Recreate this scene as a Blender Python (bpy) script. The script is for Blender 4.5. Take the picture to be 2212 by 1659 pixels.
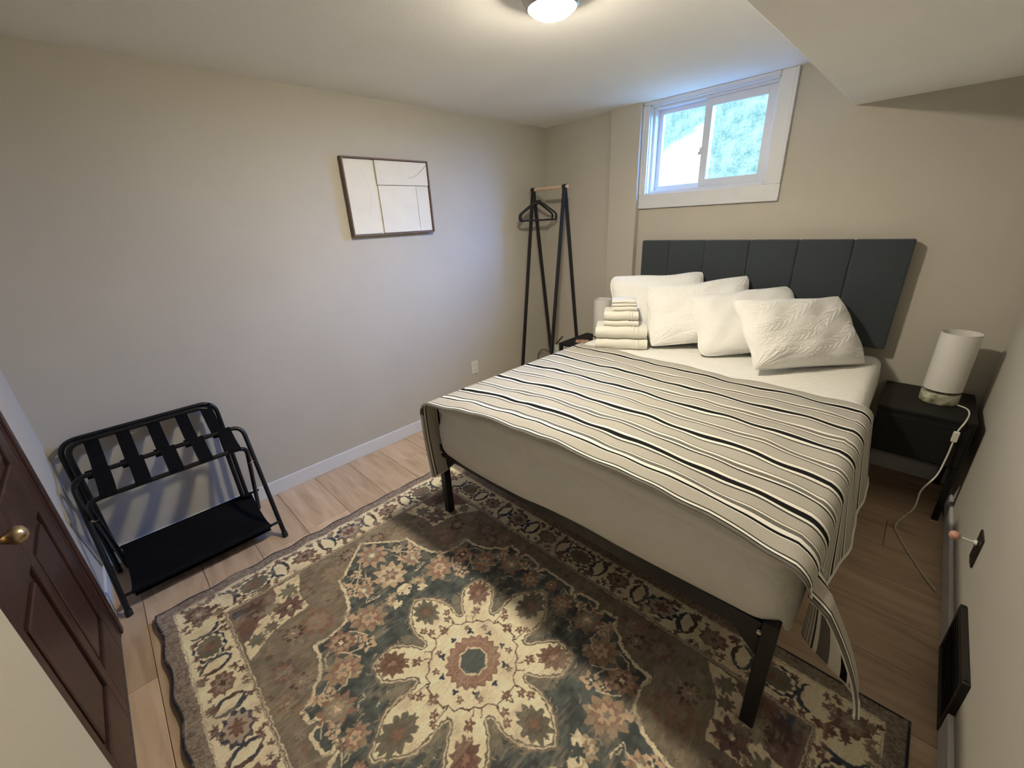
import bpy, bmesh, math, random
import numpy as np
from mathutils import Vector, Matrix

random.seed(7); RNG = np.random.default_rng(7)
S = bpy.context.scene
for o in list(bpy.data.objects): bpy.data.objects.remove(o)
COL = S.collection
PI = math.pi

# ------------------------------------------------------------------ camera, world, exposure
W_, D_, H_ = 2.9376, 3.4346, 2.221          # room: x 0..W, y -D..0, z 0..H
cam_d = bpy.data.cameras.new('camera'); cam = bpy.data.objects.new('camera', cam_d); COL.objects.link(cam)
RW = ((0.7132275, 0.6993006, -0.0478036), (0.2279094, -0.2958613, -0.9276440), (-0.6628453, 0.6507263, -0.3703936))
right, down, fwd = (Vector(r) for r in RW)
M = Matrix.Identity(4)
for i in range(3):
    M[i][0] = right[i]; M[i][1] = -down[i]; M[i][2] = -fwd[i]
M.translation = Vector((2.58316, -3.08264, 1.50998))
cam.matrix_world = M
cam_d.sensor_width = 36.0; cam_d.lens = 884.18 / 2212 * 36.0; cam_d.clip_start = 0.02
S.camera = cam
wd = bpy.data.worlds.new('sky'); S.world = wd; wd.use_nodes = True
wd.node_tree.nodes['Background'].inputs[0].default_value = (0.42, 0.62, 0.60, 1)
wd.node_tree.nodes['Background'].inputs[1].default_value = 0.3
S.view_settings.view_transform = 'Standard'; S.view_settings.look = 'None'
S.view_settings.gamma = 1.0; S.view_settings.use_curve_mapping = False
S.view_settings.exposure = 1.36
S.cycles.use_denoising = True
LAMP_E, LAMP_C = 232.0, (1.0, 0.90, 0.70)
PANE_BRIGHT, PANE_MOTTLE = 2.3, 0.50  # pane emission: bright outdoor daylight painted in, dimmer mottle elsewhere
# daylight: open sky seen obliquely from the window well, to the right of the window
sky_d = bpy.data.lights.new('daylight', 'AREA'); sky_d.shape = 'RECTANGLE'; sky_d.size = 1.9; sky_d.size_y = 1.1
sky_d.energy = 1250.0; sky_d.color = (0.09, 0.31, 1.0)
sky = bpy.data.objects.new('daylight', sky_d); COL.objects.link(sky); sky.location = (2.35, 1.35, 2.65)
sky.rotation_euler = (Vector((1.33, 0.1, 1.9)) - Vector(sky.location)).to_track_quat('-Z', 'Y').to_euler()

# ------------------------------------------------------------------ materials
def nodes_of(m):
    m.use_nodes = True
    return m.node_tree, m.node_tree.nodes['Principled BSDF']
def mat(name, col, rough=0.6, metal=0.0, var=0.0, vscale=6.0, bump=0.0, bscale=200.0, spec=0.5, stretch=None, col2=None, sheen=0.0):
    m = bpy.data.materials.new(name); nt, b = nodes_of(m); N = nt.nodes; L = nt.links
    b.inputs['Base Color'].default_value = (*col, 1); b.inputs['Roughness'].default_value = rough
    b.inputs['Metallic'].default_value = metal; b.inputs['Specular IOR Level'].default_value = spec
    if sheen: b.inputs['Sheen Weight'].default_value = sheen
    if var or bump:
        tc = N.new('ShaderNodeTexCoord'); mp = N.new('ShaderNodeMapping')
        L.new(tc.outputs['Object'], mp.inputs['Vector'])
        if stretch: mp.inputs['Scale'].default_value = stretch
    if var:
        n = N.new('ShaderNodeTexNoise'); n.inputs['Scale'].default_value = vscale; n.inputs['Detail'].default_value = 5
        L.new(mp.outputs['Vector'], n.inputs['Vector'])
        mx = N.new('ShaderNodeMix'); mx.data_type = 'RGBA'
        a = tuple(max(0, c * (1 - var)) for c in col); c2 = col2 or tuple(min(1, c * (1 + var)) for c in col)
        mx.inputs[6].default_value = (*a, 1); mx.inputs[7].default_value = (*c2, 1)
        rp = N.new('ShaderNodeMapRange'); rp.inputs[1].default_value = 0.3; rp.inputs[2].default_value = 0.7
        L.new(n.outputs['Fac'], rp.inputs[0]); L.new(rp.outputs[0], mx.inputs[0]); L.new(mx.outputs[2], b.inputs['Base Color'])
    if bump:
        n2 = N.new('ShaderNodeTexNoise'); n2.inputs['Scale'].default_value = bscale; n2.inputs['Detail'].default_value = 3
        L.new(mp.outputs['Vector'], n2.inputs['Vector'])
        bp = N.new('ShaderNodeBump'); bp.inputs['Strength'].default_value = bump; bp.inputs['Distance'].default_value = 0.002
        L.new(n2.outputs['Fac'], bp.inputs['Height']); L.new(bp.outputs['Normal'], b.inputs['Normal'])
    return m

WALLC = (0.515, 0.482, 0.420)
m_wall = mat('wall_paint', WALLC, 0.85, var=0.025, vscale=2.5, bump=0.25, bscale=140, spec=0.25)
m_ceil = mat('ceiling_paint', (0.87, 0.86, 0.835), 0.9, var=0.03, vscale=1.8, bump=0.25, bscale=110, spec=0.2)
m_white = mat('white_trim_paint', (0.68, 0.69, 0.71), 0.45, var=0.02, vscale=9, bump=0.05, bscale=60)
m_vinyl = mat('white_vinyl', (0.68, 0.70, 0.74), 0.35, var=0.02, vscale=9)
m_black = mat('black_metal', (0.012, 0.012, 0.014), 0.42, var=0.2, vscale=30, bump=0.05, bscale=300)
m_rackm = mat('black_tube_metal', (0.007, 0.007, 0.008), 0.34, spec=0.4, var=0.15, vscale=30)
m_blackwood = mat('black_wood', (0.009, 0.0085, 0.0085), 0.55, spec=0.3, var=0.3, vscale=25, stretch=(1, 8, 8), bump=0.1, bscale=60)
m_blackcloth = mat('black_nylon', (0.0045, 0.0045, 0.0055), 0.85, spec=0.12, var=0.3, vscale=90, bump=0.4, bscale=600)
m_velvet = mat('black_velvet', (0.008, 0.008, 0.009), 0.9, var=0.2, vscale=90, sheen=0.2)
m_headb = mat('slate_upholstery', (0.036, 0.046, 0.054), 0.9, var=0.22, vscale=420, bump=0.5, bscale=900, sheen=0.25)
m_sheet = mat('white_coverlet_cotton', (0.78, 0.765, 0.72), 0.9, var=0.02, vscale=12, bump=0.0, sheen=0.1)
m_pil = mat('white_pillow_cotton', (0.80, 0.79, 0.765), 0.9, var=0.015, vscale=30, bump=0.25, bscale=60, sheen=0.1)
m_towel = mat('white_terry', (0.80, 0.775, 0.70), 0.95, var=0.04, vscale=220, bump=0.9, bscale=900, sheen=0.2)
m_shade = mat('white_linen_shade', (0.74, 0.72, 0.68), 0.85, var=0.03, vscale=350, bump=0.3, bscale=700)
m_marble = mat('green_marble', (0.24, 0.25, 0.15), 0.25, var=0.45, vscale=26, col2=(0.62, 0.60, 0.46))
m_dowel = mat('pale_wood', (0.62, 0.47, 0.32), 0.5, var=0.15, vscale=14, stretch=(1, 10, 10))
m_chrome = mat('chrome', (0.75, 0.73, 0.70), 0.18, metal=1.0, var=0.03, vscale=40)
m_nickel = mat('brushed_nickel', (0.42, 0.39, 0.35), 0.28, metal=1.0, var=0.05, vscale=60)
m_brass = mat('brass', (0.55, 0.43, 0.26), 0.3, metal=1.0, var=0.05, vscale=50)
m_frame = mat('walnut_frame', (0.155, 0.100, 0.068), 0.5, var=0.35, vscale=18, stretch=(1, 9, 9), bump=0.1, bscale=80)
m_plaster = mat('cream_plaster_art', (0.76, 0.73, 0.65), 0.85, var=0.03, vscale=9, bump=0.3, bscale=70)
m_doorw = mat('mahogany_door', (0.050, 0.021, 0.015), 0.42, var=0.35, vscale=7, stretch=(9, 9, 1), bump=0.12, bscale=45)
m_darkfuzz = mat('dark_mottled_strip', (0.045, 0.030, 0.022), 0.9, var=0.6, vscale=60, bump=0.8, bscale=120, col2=(0.14, 0.11, 0.09))
m_ivory = mat('ivory_plastic', (0.74, 0.71, 0.63), 0.4, var=0.02, vscale=20)
m_dark = mat('dark_slot', (0.01, 0.01, 0.01), 0.6, var=0.1)
m_brownpl = mat('dark_brown_plate', (0.018, 0.012, 0.009), 0.4, var=0.1, vscale=30)
m_vent = mat('dark_vent_metal', (0.012, 0.009, 0.008), 0.55, var=0.2, vscale=30)
m_pink = mat('pink_plastic', (0.62, 0.32, 0.26), 0.35, var=0.15, vscale=40)
m_clear = mat('clear_cord_plastic', (0.72, 0.70, 0.62), 0.25, var=0.05, vscale=40)
m_cordbr = mat('brown_cord', (0.10, 0.06, 0.035), 0.5, var=0.1)
m_pale = mat('pale_green_plastic', (0.50, 0.54, 0.47), 0.5, var=0.08, vscale=30)
m_red = mat('red_print', (0.45, 0.06, 0.07), 0.4, var=0.5, vscale=60, col2=(0.75, 0.55, 0.35))
m_under = mat('subfloor_gap', (0.03, 0.02, 0.015), 0.9, var=0.1)

# emission materials (lamp dome, daylit frosted panes)
m_dome = bpy.data.materials.new('lit_glass_dome'); nt, b = nodes_of(m_dome)
b.inputs['Base Color'].default_value = (0.9, 0.88, 0.82, 1)
b.inputs['Emission Color'].default_value = (*LAMP_C, 1); b.inputs['Emission Strength'].default_value = LAMP_E
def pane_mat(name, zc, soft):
    """frosted glass, daylight painted into emission: bright below object height zc, dim mottle above"""
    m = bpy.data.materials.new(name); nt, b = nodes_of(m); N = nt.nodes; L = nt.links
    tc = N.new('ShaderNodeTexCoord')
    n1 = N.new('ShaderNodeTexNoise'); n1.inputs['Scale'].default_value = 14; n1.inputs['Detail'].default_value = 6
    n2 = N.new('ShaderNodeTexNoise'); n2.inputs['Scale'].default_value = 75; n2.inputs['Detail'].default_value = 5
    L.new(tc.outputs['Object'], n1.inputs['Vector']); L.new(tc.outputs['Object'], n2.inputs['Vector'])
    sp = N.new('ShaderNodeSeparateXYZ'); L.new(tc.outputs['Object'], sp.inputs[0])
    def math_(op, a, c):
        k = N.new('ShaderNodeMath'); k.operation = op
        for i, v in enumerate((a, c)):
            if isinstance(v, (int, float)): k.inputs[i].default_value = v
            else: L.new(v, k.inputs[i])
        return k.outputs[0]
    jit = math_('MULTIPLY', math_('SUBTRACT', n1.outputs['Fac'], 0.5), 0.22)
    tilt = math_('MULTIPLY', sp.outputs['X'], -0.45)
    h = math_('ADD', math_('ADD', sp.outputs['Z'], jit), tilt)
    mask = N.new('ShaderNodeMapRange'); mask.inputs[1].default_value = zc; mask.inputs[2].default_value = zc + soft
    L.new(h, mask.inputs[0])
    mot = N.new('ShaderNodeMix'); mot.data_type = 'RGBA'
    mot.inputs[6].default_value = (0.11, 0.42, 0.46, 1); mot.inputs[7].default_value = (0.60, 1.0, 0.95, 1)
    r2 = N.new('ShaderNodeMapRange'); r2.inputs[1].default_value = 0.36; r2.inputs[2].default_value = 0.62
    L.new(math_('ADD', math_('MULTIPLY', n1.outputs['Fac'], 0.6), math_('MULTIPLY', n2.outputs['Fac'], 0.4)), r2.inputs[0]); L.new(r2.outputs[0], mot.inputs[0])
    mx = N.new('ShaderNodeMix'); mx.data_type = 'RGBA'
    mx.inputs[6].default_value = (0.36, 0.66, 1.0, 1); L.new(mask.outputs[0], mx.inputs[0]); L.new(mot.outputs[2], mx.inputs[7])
    st = N.new('ShaderNodeMapRange'); st.inputs[3].default_value = PANE_BRIGHT; st.inputs[4].default_value = PANE_MOTTLE
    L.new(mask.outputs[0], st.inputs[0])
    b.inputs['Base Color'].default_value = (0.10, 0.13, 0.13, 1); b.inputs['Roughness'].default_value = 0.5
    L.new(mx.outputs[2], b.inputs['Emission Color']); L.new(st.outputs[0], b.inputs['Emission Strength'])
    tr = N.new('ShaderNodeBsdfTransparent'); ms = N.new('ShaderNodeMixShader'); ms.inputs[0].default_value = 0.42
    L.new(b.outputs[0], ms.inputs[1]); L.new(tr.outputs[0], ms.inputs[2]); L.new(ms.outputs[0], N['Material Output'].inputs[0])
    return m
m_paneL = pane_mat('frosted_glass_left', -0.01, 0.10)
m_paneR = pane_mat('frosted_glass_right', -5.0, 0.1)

def wood_floor():
    m = bpy.data.materials.new('oak_laminate'); nt, b = nodes_of(m); N = nt.nodes; L = nt.links
    tc = N.new('ShaderNodeTexCoord'); mp = N.new('ShaderNodeMapping'); mp.inputs['Scale'].default_value = (1.3, 9, 9)
    oi = N.new('ShaderNodeObjectInfo')
    ad = N.new('ShaderNodeVectorMath'); ad.operation = 'ADD'
    cb = N.new('ShaderNodeCombineXYZ'); ml = N.new('ShaderNodeMath'); ml.operation = 'MULTIPLY'; ml.inputs[1].default_value = 37.0
    L.new(oi.outputs['Random'], ml.inputs[0]); L.new(ml.outputs[0], cb.inputs[0]); L.new(ml.outputs[0], cb.inputs[2])
    L.new(tc.outputs['Object'], mp.inputs['Vector']); L.new(mp.outputs['Vector'], ad.inputs[0]); L.new(cb.outputs[0], ad.inputs[1])
    n = N.new('ShaderNodeTexNoise'); n.inputs['Scale'].default_value = 2.2; n.inputs['Detail'].default_value = 8; n.inputs['Distortion'].default_value = 0.8
    L.new(ad.outputs[0], n.inputs['Vector'])
    cr = N.new('ShaderNodeValToRGB'); e = cr.color_ramp.elements
    e[0].position = 0.30; e[0].color = (0.44, 0.305, 0.20, 1); e[1].position = 0.70; e[1].color = (0.65, 0.49, 0.35, 1)
    e2 = cr.color_ramp.elements.new(0.5); e2.color = (0.565, 0.41, 0.28, 1)
    L.new(n.outputs['Fac'], cr.inputs[0])
    hs = N.new('ShaderNodeHueSaturation'); mr = N.new('ShaderNodeMapRange'); mr.inputs[3].default_value = 0.88; mr.inputs[4].default_value = 1.1
    L.new(oi.outputs['Random'], mr.inputs[0]); L.new(mr.outputs[0], hs.inputs['Value']); L.new(cr.outputs[0], hs.inputs['Color'])
    L.new(hs.outputs[0], b.inputs['Base Color']); b.inputs['Roughness'].default_value = 0.5
    return m
m_floor = wood_floor()

def attr_mat(name, rough=0.95, bump=0.5, bscale=500, lines=False, sheen=0.0):
    m = bpy.data.materials.new(name); nt, b = nodes_of(m); N = nt.nodes; L = nt.links
    a = N.new('ShaderNodeAttribute'); a.attribute_name = 'Col'
    tc = N.new('ShaderNodeTexCoord')
    n = N.new('ShaderNodeTexNoise'); n.inputs['Scale'].default_value = bscale; n.inputs['Detail'].default_value = 3
    L.new(tc.outputs['Object'], n.inputs['Vector'])
    bp = N.new('ShaderNodeBump'); bp.inputs['Strength'].default_value = bump; bp.inputs['Distance'].default_value = 0.003
    L.new(n.outputs['Fac'], bp.inputs['Height']); L.new(bp.outputs['Normal'], b.inputs['Normal'])
    mv = N.new('ShaderNodeMapRange'); mv.inputs[1].default_value = 0.3; mv.inputs[2].default_value = 0.7; mv.inputs[3].default_value = 0.82; mv.inputs[4].default_value = 1.18
    L.new(n.outputs['Fac'], mv.inputs[0])
    mx = N.new('ShaderNodeMix'); mx.data_type = 'RGBA'; mx.blend_type = 'MULTIPLY'; mx.inputs[0].default_value = 1
    L.new(a.outputs['Color'], mx.inputs[6]); L.new(mv.outputs[0], mx.inputs[7])
    L.new(mx.outputs[2], b.inputs['Base Color']); b.inputs['Roughness'].default_value = rough
    b.inputs['Specular IOR Level'].default_value = 0.1
    if sheen: b.inputs['Sheen Weight'].default_value = sheen
    return m
m_rug = attr_mat('rug_pile', bump=0.9, bscale=420)
m_blanket = attr_mat('woven_stripes', bump=0.5, bscale=800)

# ------------------------------------------------------------------ builders
def link(o, parent=None):
    COL.objects.link(o)
    if parent is not None: o.parent = parent
    return o
def tag(o, label=None, cat=None, group=None, kind=None):
    if label: o['label'] = label
    if cat: o['category'] = cat
    if group: o['group'] = group
    if kind: o['kind'] = kind
    return o
def thing(name, label, cat, loc=(0, 0, 0), rz=0.0, group=None):
    o = bpy.data.objects.new(name, None); o.location = loc; o.rotation_euler = (0, 0, rz); o.empty_display_size = 0.05
    link(o); return tag(o, label, cat, group)
def mobj(name, bm, m, parent=None, smooth=False):
    me = bpy.data.meshes.new(name); bmesh.ops.recalc_face_normals(bm, faces=bm.faces); bm.to_mesh(me); bm.free()
    me.materials.append(m)
    if smooth:
        me.polygons.foreach_set('use_smooth', [True] * len(me.polygons))
        try: me.set_sharp_from_angle(angle=math.radians(40))
        except Exception: pass
    return link(bpy.data.objects.new(name, me), parent)
def add_box(bm, x0, x1, y0, y1, z0, z1, bev=0.0, seg=2, mtx=None):
    vs = [bm.verts.new((x, y, z)) for x in (x0, x1) for y in (y0, y1) for z in (z0, z1)]
    fs = [(0, 1, 3, 2), (4, 6, 7, 5), (0, 4, 5, 1), (2, 3, 7, 6), (0, 2, 6, 4), (1, 5, 7, 3)]
    fc = [bm.faces.new([vs[i] for i in f]) for f in fs]
    if bev:
        es = list({e for f in fc for e in f.edges})
        r = bmesh.ops.bevel(bm, geom=es, offset=bev, segments=seg, affect='EDGES', profile=0.5)
        vs = list({v for f in r['faces'] for v in f.verts} | {v for v in vs if v.is_valid})
    if mtx is not None: bmesh.ops.transform(bm, matrix=mtx, verts=[v for v in vs if v.is_valid])
def box(name, x0, x1, y0, y1, z0, z1, m, parent=None, bev=0.0, seg=2, smooth=False):
    bm = bmesh.new(); add_box(bm, x0, x1, y0, y1, z0, z1, bev, seg)
    return mobj(name, bm, m, parent, smooth)
def add_tube(bm, pts, r, n=10, closed=False, cap=True, square=False):
    pts = [Vector(p) for p in pts]; k = len(pts); rings = []
    T = []
    for i in range(k):
        a = pts[(i - 1) % k] if (i > 0 or closed) else pts[i]; c = pts[(i + 1) % k] if (i < k - 1 or closed) else pts[i]
        T.append((c - a).normalized())
    ref = Vector((0, 0, 1)) if abs(T[0].z) < 0.9 else Vector((0, 1, 0))
    u = (ref - T[0] * ref.dot(T[0])).normalized()
    for i in range(k):
        u = (u - T[i] * u.dot(T[i]))
        u = u.normalized() if u.length > 1e-6 else T[i].orthogonal().normalized()
        w = T[i].cross(u); rr = r[i] if isinstance(r, (list, tuple)) else r
        ang = [PI / 4 + j * PI / 2 for j in range(4)] if square else [2 * PI * j / n for j in range(n)]
        f = math.sqrt(2) if square else 1
        rings.append([bm.verts.new(pts[i] + (u * math.cos(a) + w * math.sin(a)) * rr * f) for a in ang])
    nn = len(rings[0])
    for i in range(k if closed else k - 1):
        A, B = rings[i], rings[(i + 1) % k]
        for j in range(nn): bm.faces.new((A[j], A[(j + 1) % nn], B[(j + 1) % nn], B[j]))
    if cap and not closed:
        bm.faces.new(rings[0][::-1]); bm.faces.new(rings[-1])
def tube(name, pts, r, m, parent=None, n=10, closed=False, square=False):
    bm = bmesh.new(); add_tube(bm, pts, r, n, closed, True, square)
    return mobj(name, bm, m, parent, not square)
def arc_path(pts, rad, k=6):
    """polyline with rounded corners"""
    pts = [Vector(p) for p in pts]; out = [pts[0]]
    for i in range(1, len(pts) - 1):
        p = pts[i]; a = (pts[i - 1] - p); c = (pts[i + 1] - p); ra = min(rad, a.length * .49, c.length * .49)
        A = p + a.normalized() * ra; C = p + c.normalized() * ra
        for j in range(k + 1):
            t = j / k; out.append(A * (1 - t) ** 2 + p * 2 * t * (1 - t) + C * t * t)
    out.append(pts[-1]); return out
def smooth_path(pts, k=8):
    P = [Vector(p) for p in pts]; out = []
    for i in range(len(P) - 1):
        a = P[max(i - 1, 0)]; b_ = P[i]; c = P[i + 1]; d = P[min(i + 2, len(P) - 1)]
        for j in range(k):
            t = j / k
            out.append(0.5 * ((2 * b_) + (c - a) * t + (2 * a - 5 * b_ + 4 * c - d) * t * t + (3 * b_ - a - 3 * c + d) * t ** 3))
    out.append(P[-1]); return out
def lathe(name, prof, m, parent=None, loc=(0, 0, 0), n=48, smooth=True):
    bm = bmesh.new(); rings = []
    for r, z in prof:
        if r < 1e-5: rings.append([bm.verts.new((loc[0], loc[1], loc[2] + z))])
        else: rings.append([bm.verts.new((loc[0] + r * math.cos(2 * PI * j / n), loc[1] + r * math.sin(2 * PI * j / n), loc[2] + z)) for j in range(n)])
    for A, B in zip(rings, rings[1:]):
        for j in range(n):
            a, b_, c, d = A[j % len(A)], A[(j + 1) % len(A)], B[(j + 1) % len(B)], B[j % len(B)]
            vs = list(dict.fromkeys((a, b_, c, d)))
            if len(vs) > 2: bm.faces.new(vs)
    return mobj(name, bm, m, parent, smooth)
def grid_obj(name, P, m, parent=None, closed_u=False, smooth=True, flip=False):
    """P: array (nu, nv, 3)"""
    nu, nv = P.shape[:2]
    me = bpy.data.meshes.new(name); me.vertices.add(nu * nv); me.vertices.foreach_set('co', P.reshape(-1).astype(np.float32))
    i = np.arange(nu if closed_u else nu - 1)[:, None]; j = np.arange(nv - 1)[None, :]
    i2 = (i + 1) % nu
    q = np.stack([i * nv + j, i2 * nv + j, i2 * nv + j + 1, i * nv + j + 1], -1).reshape(-1, 4)
    if flip: q = q[:, ::-1]
    me.loops.add(q.size); me.loops.foreach_set('vertex_index', q.reshape(-1).astype(np.int32))
    me.polygons.add(len(q)); me.polygons.foreach_set('loop_start', np.arange(0, q.size, 4, dtype=np.int32))
    me.polygons.foreach_set('loop_total', np.full(len(q), 4, dtype=np.int32))
    me.polygons.foreach_set('use_smooth', np.full(len(q), smooth))
    me.update(calc_edges=True); me.validate()
    me.materials.append(m)
    return link(bpy.data.objects.new(name, me), parent)
def vnoise(nx, ny, cx, cy, seed):
    """smooth value noise nx*ny with cx*cy cells"""
    r = np.random.default_rng(seed).random((cx + 2, cy + 2))
    x = np.linspace(0, cx, nx, endpoint=False); y = np.linspace(0, cy, ny, endpoint=False)
    xi = x.astype(int); yi = y.astype(int); fx = x - xi; fy = y - yi
    fx = fx * fx * (3 - 2 * fx); fy = fy * fy * (3 - 2 * fy); fx = fx[:, None]; fy = fy[None, :]
    a = r[xi][:, yi]; b_ = r[xi + 1][:, yi]; c = r[xi][:, yi + 1]; d = r[xi + 1][:, yi + 1]
    return (a * (1 - fx) + b_ * fx) * (1 - fy) + (c * (1 - fx) + d * fx) * fy
def sstep(a, b_, x):
    t = np.clip((x - a) / (b_ - a), 0, 1); return t * t * (3 - 2 * t)
def structure(o): o['kind'] = 'structure'; return o

# ================================================================== ROOM SHELL
DW = 0.12
structure(box('wall_left', -DW, 0, -3.7, DW, -0.02, H_ + 0.1, m_wall))
# back wall with window opening
WX0, WX1, WZ0, WZ1 = 0.952, 1.748, 1.636, 2.206
bm = bmesh.new()
add_box(bm, -DW, WX0, 0, 0.16, -0.02, H_ + 0.1); add_box(bm, WX1, W_ + DW, 0, 0.16, -0.02, H_ + 0.1)
add_box(bm, WX0, WX1, 0, 0.16, -0.02, WZ0); add_box(bm, WX0, WX1, 0, 0.16, WZ1, H_ + 0.1)
structure(mobj('wall_back', bm, m_wall))
structure(box('wall_right', W_, W_ + DW, -3.7, DW, -0.02, H_ + 0.1, m_wall))
structure(box('wall_front', -DW, 1.646, -3.7, -D_, -0.02, H_ + 0.1, m_wall))
structure(box('wall_corner', 1.646, W_ + DW, -3.7, -3.3346, -0.02, H_ + 0.1, m_wall, bev=0.004))
structure(box('wall_column', 0.6727, 0.9117, -0.0513, 0.02, 0, H_ + 0.02, m_wall, bev=0.004))
structure(box('ceiling', -DW, W_ + DW, -3.7, DW, H_, H_ + 0.15, m_ceil))
structure(box('ceiling_soffit', 2.1101, W_ + 0.02, -3.7, 0.02, 1.9847, H_ + 0.02, m_ceil, bev=0.003))
fl = structure(box('floor', -DW, W_ + DW, -3.7, DW, -0.12, -0.008, m_under))
# laminate planks, seams along x
rng = random.Random(3)
pitch = 0.2288; y = 0.0; yy = -2.42
rows = [yy + pitch * k for k in range(-6, 12)]
for ry in rows:
    y0, y1 = ry - pitch, ry
    if y0 > 0.02 or y1 < -3.5: continue
    x = -rng.uniform(0.1, 1.1)
    while x < W_:
        x1 = x + 1.22
        a, c = max(x, 0.0), min(x1, W_)
        if c - a > 0.02:
            box('floor_plank', a + 0.0008, c - 0.0008, max(y0, -D_) + 0.0009, min(y1, 0.0) - 0.0009, -0.012, 0.0, m_floor, fl, bev=0.0012, seg=1)
        x = x1
# baseboards
structure(box('baseboard_left', 0, 0.012, -D_ + 0.001, -0.001, 0, 0.092, m_white, bev=0.003))
structure(box('baseboard_back', 0.013, 0.672, -0.012, 0, 0, 0.092, m_white, bev=0.003))
structure(box('baseboard_back', 0.913, W_ - 0.015, -0.012, 0, 0, 0.092, m_white, bev=0.003))
structure(box('baseboard_right', W_ - 0.014, W_, -1.330, -0.001, 0, 0.092, m_white, bev=0.003))
structure(box('baseboard_right', W_ - 0.014, W_, -3.33, -1.672, 0, 0.092, m_white, bev=0.003))
structure(box('baseboard_front', 0.013, 0.492, -D_, -D_ + 0.012, 0, 0.092, m_white, bev=0.003))

# ---- window
win = structure(bpy.data.objects.new('window_1', None)); link(win)
def casing_piece(x0, x1, z0, z1, outer):
    bm = bmesh.new(); add_box(bm, x0, x1, -0.016, 0.0, z0, z1, 0.002, 1)
    # raised outer bead
    if outer == 'b': add_box(bm, x0, x1, -0.024, -0.014, z0, z0 + 0.018, 0.004)
    if outer == 'r': add_box(bm, x1 - 0.018, x1, -0.024, -0.014, z0, z1, 0.004)
    if outer == 't': add_box(bm, x0, x1, -0.024, -0.014, z1 - 0.016, z1, 0.004)
    if outer == 'l': add_box(bm, x0, x0 + 0.018, -0.024, -0.014, z0, z1, 0.004)
    return mobj('window_casing', bm, m_white, win)
casing_piece(0.912, 1.832, 1.545, WZ0 + 0.004, 'b')
casing_piece(WX1 - 0.004, 1.832, WZ0 + 0.004, 2.2205, 'r')
casing_piece(0.912, WX1 - 0.004, WZ1 - 0.006, 2.2205, 't')
casing_piece(0.912, WX0 + 0.006, WZ0 + 0.004, WZ1 - 0.006, 'l')
# jamb liner and vinyl frame
bm = bmesh.new()
add_box(bm, WX0, WX0 + 0.012, 0.001, 0.15, WZ0, WZ1); add_box(bm, WX1 - 0.012, WX1, 0.001, 0.15, WZ0, WZ1)
add_box(bm, WX0, WX1, 0.001, 0.15, WZ0, WZ0 + 0.012); add_box(bm, WX0, WX1, 0.001, 0.15, WZ1 - 0.012, WZ1)
mobj('window_jamb', bm, m_white, win)
def ring(bm, x0, x1, z0, z1, w, y0, y1, bev=0.002):
    add_box(bm, x0, x0 + w, y0, y1, z0, z1, bev, 1); add_box(bm, x1 - w, x1, y0, y1, z0, z1, bev, 1)
    add_box(bm, x0 + w, x1 - w, y0, y1, z0, z0 + w, bev, 1); add_box(bm, x0 + w, x1 - w, y0, y1, z1 - w, z1, bev, 1)
bm = bmesh.new(); ring(bm, WX0 + 0.012, WX1 - 0.012, WZ0 + 0.012, WZ1 - 0.012, 0.016, 0.035, 0.145)
mobj('window_frame', bm, m_vinyl, win)
FX0, FX1, FZ0, FZ1 = WX0 + 0.028, WX1 - 0.028, WZ0 + 0.028, WZ1 - 0.028
# right sash in front, left sash behind
sr = bpy.data.objects.new('window_sash', None); link(sr, win)
sl = bpy.data.objects.new('window_sash', None); link(sl, win)
bm = bmesh.new(); ring(bm, 1.312, FX1, FZ0, FZ1, 0.046, 0.050, 0.082); mobj('sash_frame', bm, m_vinyl, sr)
bm = bmesh.new(); ring(bm, FX0, 1.352, FZ0, FZ1, 0.030, 0.088, 0.12); mobj('sash_frame', bm, m_vinyl, sl)
def pane(x0, x1, z0, z1, y, m, par):
    bm = bmesh.new(); cx, cz = (x0 + x1) / 2, (z0 + z1) / 2
    add_box(bm, x0 - cx, x1 - cx, -0.002, 0.002, z0 - cz, z1 - cz)
    o = mobj('window_pane', bm, m, par); o.location = (cx, y, cz)
    return o
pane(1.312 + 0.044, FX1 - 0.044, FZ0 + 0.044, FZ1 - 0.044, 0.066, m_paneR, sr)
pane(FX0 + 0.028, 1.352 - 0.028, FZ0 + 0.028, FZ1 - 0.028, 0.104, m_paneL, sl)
bm = bmesh.new(); add_box(bm, 1.302, 1.314, 0.045, 0.062, 1.862, 1.905, 0.003); add_box(bm, 1.298, 1.305, 0.034, 0.05, 1.858, 1.878, 0.002)
mobj('window_latch', bm, m_vinyl, win)

# ---- door (in the front wall, seen edge-on at the left)
dr = structure(bpy.data.objects.new('door_1', None)); link(dr)
yd = -D_
bm = bmesh.new()
add_box(bm, 0.494, 0.565, yd, yd + 0.018, 0, 2.10, 0.003); add_box(bm, 0.508, 0.548, yd + 0.014, yd + 0.026, 0, 2.09, 0.005)
mobj('door_casing', bm, m_doorw, dr)
bm = bmesh.new(); add_box(bm, 1.405, 1.476, yd, yd + 0.018, 0, 2.10, 0.003); mobj('door_casing', bm, m_doorw, dr)
bm = bmesh.new(); add_box(bm, 0.494, 1.476, yd, yd + 0.018, 2.10, 2.17, 0.003); mobj('door_casing', bm, m_doorw, dr)
slab = box('door_slab', 0.570, 1.402, yd, yd + 0.004, 0.03, 2.095, m_doorw, dr)
for x0, x1 in ((0.572, 0.672), (0.955, 1.015), (1.298, 1.400)): box('door_stile', x0, x1, yd + 0.002, yd + 0.016, 0.03, 2.093, m_doorw, dr, bev=0.004)
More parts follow.
